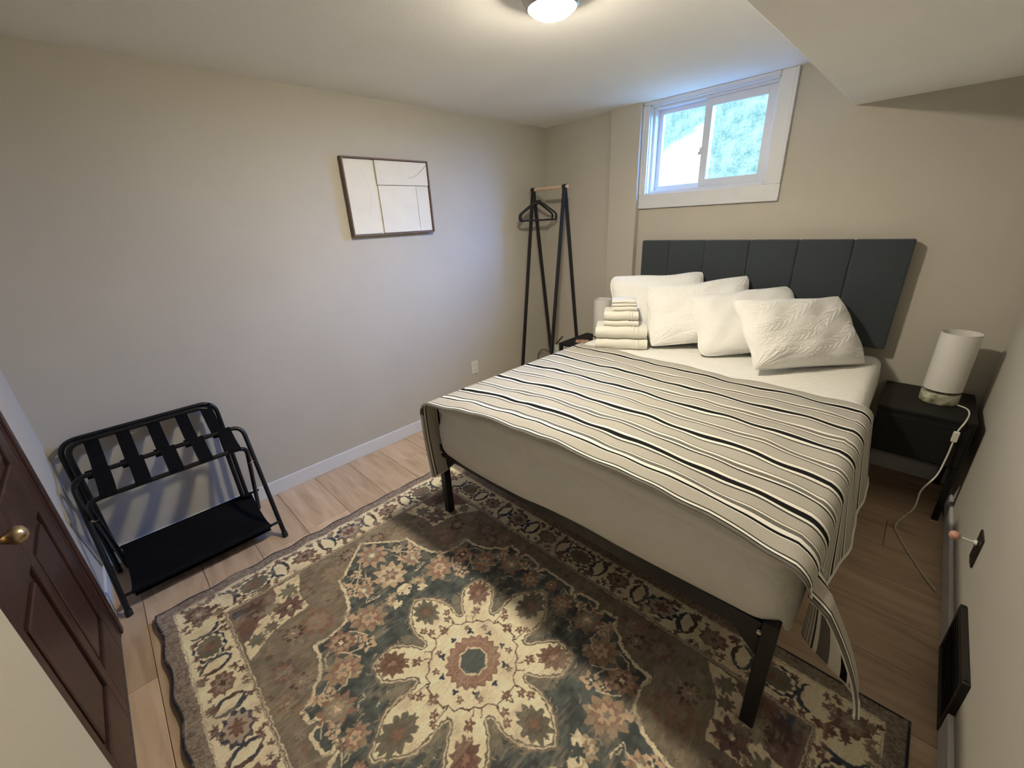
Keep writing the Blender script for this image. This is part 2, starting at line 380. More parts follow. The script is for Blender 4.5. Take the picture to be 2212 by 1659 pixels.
for z0, z1 in ((0.03, 0.20), (0.70, 0.88), (1.55, 1.66), (1.98, 2.093)):
    for x0, x1 in ((0.672, 0.955), (1.015, 1.298)): box('door_rail', x0, x1, yd + 0.002, yd + 0.0155, z0, z1, m_doorw, dr, bev=0.004)
for x0, x1 in ((0.672, 0.955), (1.015, 1.298)):
    for z0, z1 in ((0.20, 0.70), (0.88, 1.55), (1.66, 1.98)):
        box('door_panel', x0 + 0.03, x1 - 0.03, yd + 0.003, yd + 0.013, z0 + 0.03, z1 - 0.03, m_doorw, dr, bev=0.008)
kn = bpy.data.objects.new('door_knob', None); kn.location = (1.225, yd + 0.014, 0.893); link(kn, dr)
o = lathe('knob_rosette', [(0, 0.006), (0.024, 0.006), (0.032, 0.0), (0.032, -0.001)], m_brass, kn); o.rotation_euler = (-PI / 2, 0, 0)
o = lathe('knob_ball', [(0.008, 0.0), (0.008, 0.026), (0.014, 0.034), (0.021, 0.044), (0.022, 0.053), (0.017, 0.064), (0.008, 0.069), (0, 0.070)], m_brass, kn); o.rotation_euler = (-PI / 2, 0, 0)
bm = bmesh.new(); add_box(bm, 0.566, 1.404, yd, yd + 0.016, 0.0, 0.034, 0.004, 2)
mobj('door_sweep', bm, m_darkfuzz, dr)

# ================================================================== RUG
def build_rug():
    HU, HV = 1.15, 0.80; e = 0.00125
    nu, nv = 920, 640
    U = (np.arange(nu) + 0.5)[:, None] * e * np.ones((1, nv)); V = (np.arange(nv) + 0.5)[None, :] * e * np.ones((nu, 1))
    # painterly warp
    wu = (vnoise(nu, nv, 90, 64, 1) - 0.5) * 0.008 + (vnoise(nu, nv, 240, 170, 11) - 0.5) * 0.004
    wv = (vnoise(nu, nv, 90, 64, 2) - 0.5) * 0.008 + (vnoise(nu, nv, 240, 170, 12) - 0.5) * 0.004
    U = U + wu * sstep(1.15, 1.05, U); V = V + wv * sstep(0.80, 0.74, V)
    CREAM = np.array((.63, .545, .40)); SLATE = np.array((.066, .074, .074)); OLIVE = np.array((.165, .138, .108)); ROSE = np.array((.25, .150, .118))
    DBR = np.array((.085, .050, .040)); NAVY = np.array((.032, .036, .050)); SAGE = np.array((.205, .190, .150)); PEACH = np.array((.42, .305, .215)); PLUM = np.array((.13, .085, .08)); TAUPE = np.array((.22, .175, .145))
    img = np.empty((nu, nv, 3)); img[:] = OLIVE
    def blend(mask, col, sl=(slice(None), slice(None))):
        img[sl] += (np.asarray(col) - img[sl]) * mask[..., None]
    def window(x0, x1, y0, y1):
        a = max(0, int(x0 / e) - 6); b_ = min(nu, int(x1 / e) + 7); c = max(0, int(y0 / e) - 6); d = min(nv, int(y1 / e) + 7)
        return (slice(a, max(a, b_)), slice(c, max(c, d)))
    AA = 0.0009
    def sdf_poly(pts, u, v):
        P = np.array(pts); n = len(P); d = np.full(u.shape, 1e9); ins = np.zeros(u.shape, bool)
        for i in range(n):
            a, b_ = P[i], P[(i + 1) % n]; ex, ey = b_ - a; wx, wy = u - a[0], v - a[1]
            t = np.clip((wx * ex + wy * ey) / (ex * ex + ey * ey + 1e-12), 0, 1)
            d = np.minimum(d, (wx - ex * t) ** 2 + (wy - ey * t) ** 2)
            c = (a[1] > v) != (b_[1] > v)
            with np.errstate(divide='ignore', invalid='ignore'):
                ins ^= c & (u < (b_[0] - a[0]) * (v - a[1]) / (b_[1] - a[1] + 1e-15) + a[0])
        return np.where(ins, -1, 1) * np.sqrt(d)
    def poly(pts, col, line=None, lw=0.006, alpha=1.0):
        P = np.array(pts); sl = window(P[:, 0].min() - .02, P[:, 0].max() + .02, P[:, 1].min() - .02, P[:, 1].max() + .02)
        d = sdf_poly(pts, U[sl], V[sl])
        blend(sstep(AA, -AA, d) * alpha, col, sl)
        if line is not None: blend(sstep(lw / 2 + AA, lw / 2 - AA, np.abs(d)), line, sl)
    def stroke(pts, w, col, alpha=1.0, taper=False):
        P = np.array(pts, float); sl = window(P[:, 0].min() - .02, P[:, 0].max() + .02, P[:, 1].min() - .02, P[:, 1].max() + .02)
        u, v = U[sl], V[sl]; d = np.full(u.shape, 1e9); n = len(P) - 1
        for i in range(n):
            a, b_ = P[i], P[i + 1]; ex, ey = b_ - a; wx, wy = u - a[0], v - a[1]
            t = np.clip((wx * ex + wy * ey) / (ex * ex + ey * ey + 1e-12), 0, 1)
            ww = (w * (0.35 + 1.1 * math.sin(PI * (i + 0.5) / n)) if taper else w)
            d = np.minimum(d, np.sqrt((wx - ex * t) ** 2 + (wy - ey * t) ** 2) - ww / 2)
        blend(sstep(AA, -AA, d) * alpha, col, sl)
    def flower(cx, cy, r, n, dep, rot, col, ax=1.0, ay=1.0, th=0.0, alpha=1.0, spiky=False):
        R = r * max(ax, ay) * 1.3; sl = window(cx - R, cx + R, cy - R, cy + R)
        if sl[0].stop <= sl[0].start or sl[1].stop <= sl[1].start: return
        x, y = U[sl] - cx, V[sl] - cy; c, s = math.cos(th), math.sin(th)
        x, y = (c * x + s * y) / ax, (-s * x + c * y) / ay
        q = np.cos(n * (np.arctan2(y, x) - rot))
        if spiky: q = 1 - 2 * np.abs(np.arccos(np.clip(q, -1, 1)) / PI)
        d = np.hypot(x, y) - r * (1 + dep * q)
        blend(sstep(AA, -AA, d) * alpha, col, sl)
    def ellipse_ring(cx, cy, rx, ry, w, col): 
        t = np.linspace(0, 2 * PI, 40); stroke(np.stack([cx + rx * np.cos(t), cy + ry * np.sin(t)], 1), w, col)
    def arc(cx, cy, rx, ry, a0, a1, w, col, taper=True, k=14):
        t = np.linspace(a0, a1, k); stroke(np.stack([cx + rx * np.cos(t), cy + ry * np.sin(t)], 1), w, col, 1, taper)
    def palmette(cx, cy, r, th, cols, n=9):
        flower(cx, cy, r, n, .22, th, cols[0], 1.1, .92, th, spiky=True)
        flower(cx, cy, r * .72, n, .2, th + .3, cols[1], 1.05, .9, th, spiky=True)
        flower(cx, cy, r * .42, 6, .25, th, cols[2], 1, 1, th)
        flower(cx, cy, r * .18, 5, .3, th, cols[3])
    # ---- mottled field
    blot = vnoise(nu, nv, 46, 32, 3)
    img += (blot[..., None] - .5) * np.array((.07, .05, .035))
    # field flowers in the olive ground
    for (a, c, r, th, cs) in ((.60, .33, .06, .4, (ROSE * .75, OLIVE * 1.2, ROSE, SAGE)), (.62, .42, .035, 1.2, (DBR, SAGE, ROSE, CREAM * .6)),
                              (.80, .17, .05, .9, (PEACH * .55, OLIVE * 1.3, ROSE * .8, SAGE)), (.48, .50, .045, .3, (PLUM, ROSE * .8, OLIVE, SAGE)),
                              (.86, .08, .035, .1, (DBR, OLIVE * 1.2, ROSE, SAGE)), (.40, .47, .03, .7, (DBR, TAUPE, ROSE * .8, CREAM * .5)), (.36, .53, .035, .2, (ROSE * .7, TAUPE, SAGE, CREAM * .5))):
        palmette(a, c, r, th, cs)
    # corner spandrels
    poly([(.905, .29), (.81, .33), (.704, .322), (.70, .405), (.69, .472), (.633, .555), (.60, .60), (.93, .60), (.93, .29)], CREAM * .93, TAUPE * .7, .004)
    poly([(.93, .40), (.865, .405), (.80, .455), (.785, .50), (.73, .545), (.715, .585), (.93, .585)], PLUM * 1.1)
    img_s = (slice(int(.66 / e), int(.92 / e)), slice(int(.28 / e), int(.585 / e)))
    for (a, c, r, col) in ((.855, .36, .034, SAGE * .8), (.815, .445, .03, SAGE), (.70, .53, .03, SAGE * .7), (.765, .385, .05, PLUM), (.72, .47, .024, OLIVE * .8), (.86, .50, .045, PLUM * .6), (.80, .55, .04, ROSE * .55), (.885, .56, .03, NAVY * 1.6)):
        flower(a, c, r, 8, .28, a * 9, col, spiky=True)
    flower(.765, .385, .022, 8, .3, .2, DBR); flower(.765, .385, .008, 4, .1, 0, CREAM)
    # ---- medallion
    med = [(.885, 0), (.80, .095), (.748, .148), (.743, .178), (.65, .188), (.565, .210), (.505, .262), (.495, .33), (.503, .382), (.455, .384), (.402, .397), (.355, .424), (.35, .445), (.32, .452), (.302, .47),
           (.302, .503), (.247, .503), (.238, .474), (.212, .462), (.207, .506), (.195, .512), (.122, .503), (.105, .482), (.122, .461), (.098, .458), (.078, .505), (.0, .502)]
    full = med + [(-.05, .505), (-.05, -.05), (.885, -.05)]
    sd = sdf_poly(full, U, V)
    ins = sstep(AA, -AA, sd)
    blend(ins, SLATE)
    img += ins[..., None] * (vnoise(nu, nv, 60, 44, 4)[..., None] - .45) * np.array((.05, .055, .05))
    stroke(med, .0125, CREAM * .92); 
    stroke([(u + .004, v + .009) for u, v in med], .003, TAUPE * .45, .7)
    # flowers inside medallion
    RS = (PEACH * .85, ROSE, SAGE * 1.2, CREAM)
    LS = (PEACH, CREAM * .8, ROSE * .8, PEACH)
    BS = (ROSE * .85, PEACH * .8, DBR * 1.4, CREAM)
    GS = (PEACH * .65, ROSE * .9, PEACH, SAGE)
    for (a, c, r, th, cs) in ((.765, .0, .068, 0, RS), (.59, .0, .068, 0, LS), (.455, .178, .062, .7, GS), (.435, .305, .05, .5, BS), (.325, .345, .058, 1.0, GS), (.60, .125, .042, .4, RS),
                              (.215, .42, .052, 1.2, (ROSE * .9, SAGE, PEACH * .8, CREAM)), (.0, .455, .03, PI / 2, BS), (.09, .415, .040, 1.4, GS), (.455, .06, .036, 0, (PEACH * .7, CREAM * .7, ROSE, SAGE)),
                              (.22, .20, .0, 0, RS)):
        if r: palmette(a, c, r, th, cs)
    for (a, c, r) in ((.625, .158, .026), (.355, .235, .028), (.71, .105, .022), (.16, .455, .02), (.28, .42, .022), (.40, .245, .02)):
        flower(a, c, r, 5, .3, a * 7, PEACH * 1.05); flower(a, c, r * .5, 4, .4, .4, SLATE); flower(a, c, r * .2, 4, .1, 0, CREAM)
    for (a, c, th) in ((.685, .148, 2.2), (.645, .07, 1.7), (.52, .215, 2.6), (.30, .44, 2.0)):
        for k in range(5):
            t = th + (k - 2) * .42; stroke([(a, c), (a + .022 * math.cos(t), c + .022 * math.sin(t)), (a + .036 * math.cos(t + .35 * (k - 2)), c + .036 * math.sin(t + .35 * (k - 2)))], .006, PEACH * 1.1, 1, True)
    VN = CREAM * .85
    for pts in ([(.765, .06), (.70, .10), (.69, .14)], [(.70, .10), (.625, .158), (.60, .17)], [(.625, .135), (.56, .13), (.53, .15)], [(.40, .33), (.375, .30), (.355, .26)], [(.435, .35), (.42, .375), (.38, .385)],
                [(.375, .30), (.34, .29), (.33, .28)], [(.325, .40), (.30, .43), (.26, .42)], [(.30, .43), (.29, .455)], [(.21, .47), (.17, .49)], [(.15, .44), (.13, .47)], [(.52, .09), (.53, .14)], [(.39, .22), (.44, .24), (.46, .26)], [(.05, .48), (.09, .46), (.12, .44)], [(.30, .33), (.27, .36), (.27, .39)]):
        stroke(pts, .0045, VN, .95)
    # cream cross between star and left palmette
    poly([(.50, .02), (.47, .035), (.43, .075), (.405, .085), (.41, .05), (.435, .02), (.435, -.02), (.50, -.02)], CREAM * .9)
    flower(.445, .035, .020, 6, .3, .2, SLATE)
    r3 = np.random.default_rng(12)
    for k in range(170):
        a, c = r3.uniform(.0, .90), r3.uniform(.0, .57); th = r3.uniform(0, 2 * PI); ln = r3.uniform(.012, .032)
        inm = sdf_poly(full, np.array([[a]]), np.array([[c]]))[0, 0] < -.02
        if inm: stroke([(a, c), (a + ln * .5 * math.cos(th), c + ln * .5 * math.sin(th)), (a + ln * math.cos(th + .5), c + ln * math.sin(th + .5))], .0045, (SAGE * 1.2, PEACH * .8, CREAM * .7, OLIVE * 1.3)[k % 4], .8, True)
        else: flower(a, c, r3.uniform(.006, .014), 6, .35, th, (DBR * 1.2, TAUPE * 1.1, ROSE * .7, OLIVE * 1.5)[k % 4], 1.3, .8, th, .75)
    # ---- star: sage halo then cream
    star = [(.385, -.02), (.375, .006), (.345, .036), (.312, .060), (.262, .076), (.225, .074), (.20, .072), (.178, .078), (.172, .095), (.185, .112), (.215, .128), (.250, .166), (.264, .182), (.258, .252), (.252, .258), (.184, .263), (.160, .240), (.130, .205), (.108, .178), (.092, .172),
            (.078, .18), (.074, .20), (.076, .235), (.080, .262), (.076, .305), (.060, .335), (.030, .365), (.006, .400), (-.02, .41), (-.02, -.02)]
    sds = sdf_poly(star, U, V)
    halo = sstep(.028, .024, sds) * (vnoise(nu, nv, 130, 90, 8) > .25)
    # olive leaf lobes in the notches
    for (a, c, ln, th) in ((.215, .098, .06, .55), (.098, .225, .075, 1.12)):
        for k in range(5):
            flower(a + ln * k / 4 * math.cos(th), c + ln * k / 4 * math.sin(th), .021 - .0015 * k, 5, .2, k, SAGE * (.72 + .1 * (k % 2)))
    blend(sstep(.020, .017, sds), OLIVE * .95); blend(sstep(.0105, .0085, sds), CREAM * .85); blend(sstep(.0062, .0042, sds), OLIVE * .75)
    blend(sstep(AA, -AA, sds), CREAM)
    # petals' inner flowers
    def petal_flower(cx, cy, th, r, cols):
        flower(cx, cy, r, 11, .2, th, cols[0], 1.22, .9, th, spiky=True); flower(cx, cy, r * .62, 9, .25, th, cols[1], 1.2, .9, th, spiky=True); flower(cx, cy, r * .25, 6, .3, th, cols[2], 1.2, .9, th)
    petal_flower(.300, 0, 0, .050, (SAGE * .62, OLIVE * .7, ROSE * .7)); petal_flower(0, .315, PI / 2, .054, (SAGE * .66, OLIVE * .75, ROSE * .7))
    petal_flower(.212, .212, .72, .048, (ROSE * .62, DBR * 1.5, ROSE))
    # vine ring and small blossoms
    vine = [(.185, -.02), (.172, .01), (.172, .045), (.150, .06), (.142, .085), (.122, .098), (.118, .118), (.095, .128), (.085, .148), (.055, .152), (.045, .172), (.01, .172), (-.02, .18)]
    stroke(vine, .0048, DBR)
    for pts in ([(.172, .045), (.20, .05), (.235, .056)], [(.172, .010), (.205, 0)], [(.142, .085), (.16, .105)], [(.055, .152), (.058, .185), (.062, .215)], [(.01, .172), (.0, .205)], [(.122, .098), (.15, .14), (.16, .16)]):
        stroke(pts, .004, DBR)
    for (a, c, r) in ((.205, .038, .013), (.172, .0, .016), (.04, .205, .013), (0, .178, .016), (.148, .142, .016), (.236, .056, .011), (.062, .222, .011), (.118, .068, .010), (.068, .118, .010), (.185, .168, .009)):
        flower(a, c, r, 5, .35, a * 11, ROSE * .62); flower(a, c, r * .3, 4, .1, 0, PEACH)
    # rosette
    for k in range(10):
        t = PI / 20 + k * PI / 10 - PI / 20
        flower(.118 * math.cos(t), .118 * math.sin(t), .010, 3, .4, t, NAVY * 1.3) if k % 2 == 0 else None
    flower(0, 0, .098, 20, .055, 0, ROSE * .75); flower(0, 0, .092, 20, .05, 0, ROSE * .95)
    t = np.arctan2(V, U); rr = np.hypot(U, V)
    blend(((np.abs(np.sin(10 * t)) < .16) & (rr > .06) & (rr < .095)) * .45, PEACH); blend((np.abs(rr - .078) < .0022) * (.5 * np.abs(np.sin(10 * t))), PEACH * .9)
    oc = np.maximum(np.maximum(np.abs(U), np.abs(V)), (np.abs(U) + np.abs(V)) / 1.4142)
    blend(sstep(.0535, .0515, oc), CREAM * .8); blend(sstep(.0475, .0455, oc), SLATE * 1.25)
    # ---- borders
    edge = np.minimum(HU - U, HV - V)
    b0 = sstep(.228 + AA, .228 - AA, edge); blend(b0, TAUPE * .72)
    mott = (vnoise(nu, nv, 210, 150, 5) - .5)
    blend(sstep(.2185, .2165, edge) * sstep(.2135, .2155, edge), CREAM * .9)
    cr = sstep(.210, .208, edge) * sstep(.052, .054, edge); blend(cr, CREAM * .97)
    blend(sstep(.056, .0545, edge) * sstep(.0525, .054, edge), PLUM); blend(sstep(.062, .0605, edge) * sstep(.0585, .06, edge), TAUPE)
    blend(sstep(.208, .2065, edge) * sstep(.2045, .206, edge), PLUM * .9)
    g = sstep(.053, .051, edge); blend(g, TAUPE * .80); img += (g * mott)[..., None] * .14
    def rosette(cx, cy, along, kind):
        ax, ay = (1.25, .95) if along == 'u' else (.95, 1.35)
        if kind == 0:
            flower(cx, cy, .058, 10, .05, 0, NAVY * 1.2, ax, ay); flower(cx, cy, .050, 12, .06, 0, CREAM, ax, ay); flower(cx, cy, .043, 13, .09, .2, SAGE * .62, ax, ay, spiky=True); flower(cx, cy, .018, 6, .3, 0, ROSE * .6, ax, ay)
        elif kind == 1:
            flower(cx, cy, .052, 10, .10, 0, NAVY * 1.3, ax, ay); flower(cx, cy, .040, 9, .14, .3, TAUPE * 1.4, ax, ay); flower(cx, cy, .022, 7, .25, 0, ROSE * .55, ax, ay)
        else:
            flower(cx, cy, .040, 9, .14, .2, ROSE * .62, ax, ay, spiky=True); flower(cx, cy, .026, 8, .2, .5, TAUPE * 1.05, ax, ay); flower(cx, cy, .011, 5, .3, 0, DBR, ax, ay)
        # leafy horns and C scrolls
        for s in (-1, 1):
            if along == 'u':
                arc(cx + s * .102, cy, .030, .050, (PI * .62 if s > 0 else PI * 1.62), (PI * 1.38 if s > 0 else PI * 2.38), .010, NAVY * 1.5 if kind < 2 else DBR)
                stroke([(cx + s * .070, cy - .012 * s), (cx + s * .085, cy - .03 * s), (cx + s * .105, cy - .05 * s)], .008, NAVY * 1.4, 1, True)
            else:
                arc(cx, cy + s * .112, .055, .030, (PI * 1.12 if s > 0 else PI * .12), (PI * 1.88 if s > 0 else PI * .88), .010, NAVY * 1.5 if kind < 2 else DBR)
                stroke([(cx + .012 * s, cy + s * .078), (cx + .03 * s, cy + s * .095), (cx + .052 * s, cy + s * .115)], .008, NAVY * 1.4, 1, True)
    bv, bu = HV - .131, HU - .131
    for i, a in enumerate((0, .2025, .405, .6075, .81)): rosette(a, bv, 'u', (0, 2, 1, 2, 0)[i])
    for i, c in enumerate((0, .23, .455)): rosette(bu, c, 'v', (1, 2, 0)[i])
    flower(bu, bv, .045, 9, .16, .4, ROSE * .5, 1.2, .9, .7, spiky=True); flower(bu, bv, .028, 8, .2, .1, TAUPE * .95); flower(bu, bv, .01, 5, .3, 0, CREAM * .6)
    r2 = np.random.default_rng(5)
    for k in range(150):
        if k % 2: a, c = r2.uniform(0, HU - .06), HV - r2.choice((.075, .085, .18, .195)) 
        else: a, c = HU - r2.choice((.075, .085, .18, .195)), r2.uniform(0, HV - .06)
        flower(a, c, r2.uniform(.007, .014), 5, .35, r2.uniform(0, 6), (ROSE * .6, PLUM, OLIVE, DBR * 1.4)[k % 4], 1.2, .8, r2.uniform(0, 3))
    # binding
    blend(sstep(.0085, .0065, edge), NAVY * .7)
    # ---- down-sample to 2.5 mm, mirror, wear
    q = img.reshape(nu // 2, 2, nv // 2, 2, 3).mean((1, 3))
    top = np.concatenate([q[::-1], q], 0); full_ = np.concatenate([top[:, ::-1], top], 1)   # (920, 640, 3)
    NU, NV = full_.shape[:2]
    streak = vnoise(NU, NV, 420, 70, 21) * .6 + vnoise(NU, NV, 90, 26, 22) * .4
    speck = np.random.default_rng(9).random((NU, NV))
    wear = sstep(.50, .80, vnoise(NU, NV, 38, 26, 23) * .5 + streak * .5)
    full_ = full_ + (np.array((.24, .20, .155)) - full_) * (wear * .5)[..., None]
    full_ = full_ * (.80 + .40 * streak)[..., None] * (.90 + .2 * speck)[..., None]
    full_ = np.clip(full_ * 1.52 + .006, .008, .9)
    # ---- mesh
    cx, cy, zt = 1.7135, -2.503, 0.011
    us = (np.arange(NU) + .5) * .0025 - HU; vs = (np.arange(NV) + .5) * .0025 - HV
    us[0], us[-1], vs[0], vs[-1] = -HU, HU, -HV, HV
    X, Y = np.meshgrid(us, vs, indexing='ij')
    wl = sstep(-.98, -1.15, X); wn = sstep(-.70, -.80, Y)
    P = np.empty((NU, NV, 3))
    P[..., 0] = cx + X + wl * .006 * np.sin(2 * PI * Y / .165 + .6 * np.sin(5 * Y)); P[..., 1] = cy + Y + wn * .006 * np.sin(2 * PI * X / .21)
    P[..., 2] = zt + wl * .004 * (1 + np.sin(2 * PI * Y / .165 + 1)) + wn * .004 * (1 + np.sin(2 * PI * X / .21 + 1))
    P[..., 2] += vnoise(NU, NV, 16, 11, 31) * .002
    # rolled edge ring
    ringed = np.empty((NU + 2, NV + 2, 3)); ringed[1:-1, 1:-1] = P
    ringed[0, 1:-1] = P[0]; ringed[-1, 1:-1] = P[-1]; ringed[1:-1, 0] = P[:, 0]; ringed[1:-1, -1] = P[:, -1]
    for a, c, s, t in ((0, 0, 0, 0), (0, -1, 0, -1), (-1, 0, -1, 0), (-1, -1, -1, -1)): ringed[a, c] = P[s, t]
    for sl in ((0, slice(None)), (-1, slice(None)), (slice(None), 0), (slice(None), -1)): ringed[sl + (2,)] = 0.0005
    colr = np.empty((NU + 2, NV + 2, 4), np.float32); colr[..., 3] = 1; colr[1:-1, 1:-1, :3] = full_
    for sl in ((0, slice(None)), (-1, slice(None)), (slice(None), 0), (slice(None), -1)): colr[sl + (slice(0, 3),)] = NAVY * .7
    o = grid_obj('area_rug', ringed, m_rug)
    a = o.data.color_attributes.new('Col', 'FLOAT_COLOR', 'POINT'); a.data.foreach_set('color', colr.reshape(-1))
    tag(o, 'faded oriental area rug with cream star medallion on slate ground, partly under the bed', 'rug')
build_rug()

# ================================================================== BED
bed = thing('bed', 'queen platform bed with black metal frame and pale mattress against the back wall', 'bed', (1.74, -1.07, 0))
bed_off = Vector((1.74, -1.07, 0))
def bpart(o): o.location = o.location - bed_off; return o
RT, RB = 0.435, 0.375
for (x, yv) in ((0.967, -2.035), (2.497, -2.035), (0.967, -0.12), (2.497, -0.12)):
    sx = 1 if x < 1.7 else -1; sy = 1 if yv < -1 else -1
    bm = bmesh.new(); add_box(bm, x - .02, x + .02, yv - .02, yv + .02, 0.0125, RT + .01, .003, 1)
    # gusset plates flaring into the rails
    for (dx, dy) in ((sx, 0), (0, sy)):
        p0 = (x + dx * .018 - (0 if dx else .003), yv + dy * .018 - (0 if dy else .003)); 
        pts = [(0, RB), (.09, RB), (0, RB - .085)]
        ex = [bm.verts.new((x + dx * (.018 + a) + (0.003 * s if not dx else 0), yv + dy * (.018 + a) + (0.003 * s if not dy else 0), z)) for s in (-1, 1) for a, z in pts]
        bm.faces.new(ex[:3]); bm.faces.new(ex[3:][::-1])
        for i in range(3): bm.faces.new((ex[i], ex[(i + 1) % 3], ex[3 + (i + 1) % 3], ex[3 + i]))
    bpart(mobj('leg', bm, m_black, bed))
for (x, yv) in ((1.735, -1.66), (1.735, -0.5)):
    bpart(box('leg', x - .018, x + .018, yv - .018, yv + .018, 0.0125 if yv < -1.7 else 0.0005, RB, m_black, bed, bev=.003, seg=1))
bpart(box('foot_rail', 0.987, 2.477, -2.052, -2.018, RB, RT, m_black, bed, bev=.003, seg=1))
bpart(box('head_rail', 0.987, 2.477, -0.137, -0.103, RB, RT, m_black, bed, bev=.003, seg=1))
for x in (0.952, 2.482): bpart(box('side_rail', x, x + .03, -2.02, -0.12, RB, RT, m_black, bed, bev=.003, seg=1))
bpart(box('centre_rail', 1.72, 1.75, -2.02, -0.12, RB, RT - .01, m_black, bed, bev=.003, seg=1))
for k in range(8): bpart(box('slat', 0.98, 2.48, -1.9 + k * .225, -1.85 + k * .225, RT - .012, RT - .001, m_black, bed))
for x in (0.985, 2.475):
    o = lathe('bolt', [(0, .006), (.006, .005), (.008, 0)], m_chrome, bed, n=10); o.rotation_euler = (PI / 2, 0, 0); o.location = Vector((x, -2.0555, 0.405)) - bed_off

def hump(x, y):
    return 0.040 * np.clip(1 - ((x - 1.755) / .80) ** 2, 0, 1) * sstep(-1.0, -1.95, y)
TOPZ = 0.692
# mattress: rounded box shell
def rounded_shell(hx, yf, yh, xc, r, levels, nper=30):
    """levels: list of (inset, z, dy) ; returns array (perim, levels, 3) open at the head"""
    out = []
    for (ins, z) in levels:
        x0, x1, y0 = xc - hx + ins, xc + hx - ins, yf + ins
        rr = max(min(r - ins * .6, hx - ins), .002)
        pts = []
        for t in np.linspace(0, 1, nper): pts.append((x0, yh + (y0 + rr - yh) * t))
        for t in np.linspace(0, PI / 2, 9)[1:-1]: pts.append((x0 + rr - rr * math.cos(t), y0 + rr - rr * math.sin(t)))
        for t in np.linspace(0, 1, nper): pts.append((x0 + rr + (x1 - x0 - 2 * rr) * t, y0))
        for t in np.linspace(0, PI / 2, 9)[1:-1]: pts.append((x1 - rr + rr * math.sin(t), y0 + rr - rr * math.cos(t)))
        for t in np.linspace(0, 1, nper): pts.append((x1, y0 + rr + (yh - y0 - rr) * t))
        out.append([(a, b_, z) for a, b_ in pts])
    return np.array(out).transpose(1, 0, 2)
bpart(box('mattress', 0.985, 2.478, -2.008, -0.10, RT + .002, TOPZ - .018, m_sheet, bed, bev=.035, seg=4, smooth=True))

# coverlet: top, foot face and side drops
def build_coverlet():
    hx, xc, yf, yh = 0.785, 1.741, -2.066, -0.095
    levels = []
    for i in np.linspace(hx - .0005, .06, 46): levels.append((float(i), TOPZ))
    R = .045
    for t in np.linspace(0, PI / 2, 9)[1:]: levels.append((R * (1 - math.sin(t)) + .008, TOPZ - R * (1 - math.cos(t))))
    for z in np.linspace(TOPZ - R - .012, .455, 22): levels.append((0.008, float(z)))
    P = rounded_shell(hx, yf, yh, xc, .085, levels, 60)
    n0, n1 = P.shape[:2]
    x, y, z = P[..., 0].copy(), P[..., 1].copy(), P[..., 2].copy()
    depth = np.clip((TOPZ - R - z) / (TOPZ - R - .455), 0, 1)
    side = np.minimum(np.abs(x - (xc - hx)), np.abs(x - (xc + hx)))
    onside = sstep(.10, .02, side) * sstep(-2.03, -1.93, y); onfoot = sstep(-1.97, -2.04, y) * (1 - onside)
    # hems: foot 0.455, right side 0.36, left 0.40
    z = np.where(z < TOPZ - R - .001, (TOPZ - R) - depth * ((TOPZ - R) - (0.400 + .045 * sstep(1.3, 2.45, x) * onfoot - onside * .035)), z)
    z = z + hump(x, y) * sstep(.60, .66, z)
    bulge = np.sin(depth * PI) * .010
    y = y - onfoot * bulge + onfoot * sstep(.8, 1.0, depth) * .012
    x = x + np.sign(x - xc) * onside * (bulge + depth * .012 * sstep(-1.2, -2.0, y) * (x > xc))
    # pull-in toward the head on the sides so the bedside tables fit
    x = xc + (x - xc) * (1 - .012 * sstep(-1.0, -.3, y))
    # soft wrinkles
    top = (depth <= 0)
    y = y + onfoot * (.0035 * np.sin(7.3 * x + 1) * depth + .020 * (1 - sstep(0, .45, depth)) * (depth > 0) )
    P = np.stack([x, y, z], -1)
    # subdivide finely for the quilting relief: leave to shader bump
    o = grid_obj('coverlet', P, m_quilt)
    bm = bmesh.new(); bm.from_mesh(o.data); bmesh.ops.remove_doubles(bm, verts=bm.verts, dist=0.0022)
    for f in bm.faces: f.smooth = True
    bm.to_mesh(o.data); bm.free()
    so = o.modifiers.new('thick', 'SOLIDIFY'); so.thickness = 0.006; so.offset = -1
    tag(o, 'white quilted coverlet tucked over the mattress under the striped blanket', 'coverlet')
    return o
# quilted material (feather scallops as fine relief)
m_quilt = bpy.data.materials.new('white_quilted_cotton'); nt, b = nodes_of(m_quilt); N = nt.nodes; L = nt.links
b.inputs['Base Color'].default_value = (0.78, 0.765, 0.72, 1); b.inputs['Roughness'].default_value = 0.9; b.inputs['Sheen Weight'].default_value = 0.1
tc = N.new('ShaderNodeTexCoord'); vo = N.new('ShaderNodeTexVoronoi'); vo.feature = 'SMOOTH_F1'; vo.inputs['Scale'].default_value = 42; vo.inputs['Smoothness'].default_value = 0.6
wv = N.new('ShaderNodeTexNoise'); wv.inputs['Scale'].default_value = 9; va = N.new('ShaderNodeVectorMath'); va.operation = 'MULTIPLY_ADD'
va.inputs[1].default_value = (.07, .07, .07); L.new(tc.outputs['Object'], wv.inputs['Vector']); L.new(wv.outputs['Color'], va.inputs[0]); L.new(tc.outputs['Object'], va.inputs[2])
L.new(va.outputs[0], vo.inputs['Vector'])
bp = N.new('ShaderNodeBump'); bp.inputs['Strength'].default_value = 0.45; bp.inputs['Distance'].default_value = 0.006; bp.invert = True
L.new(vo.outputs['Distance'], bp.inputs['Height']); L.new(bp.outputs['Normal'], b.inputs['Normal'])
build_coverlet()

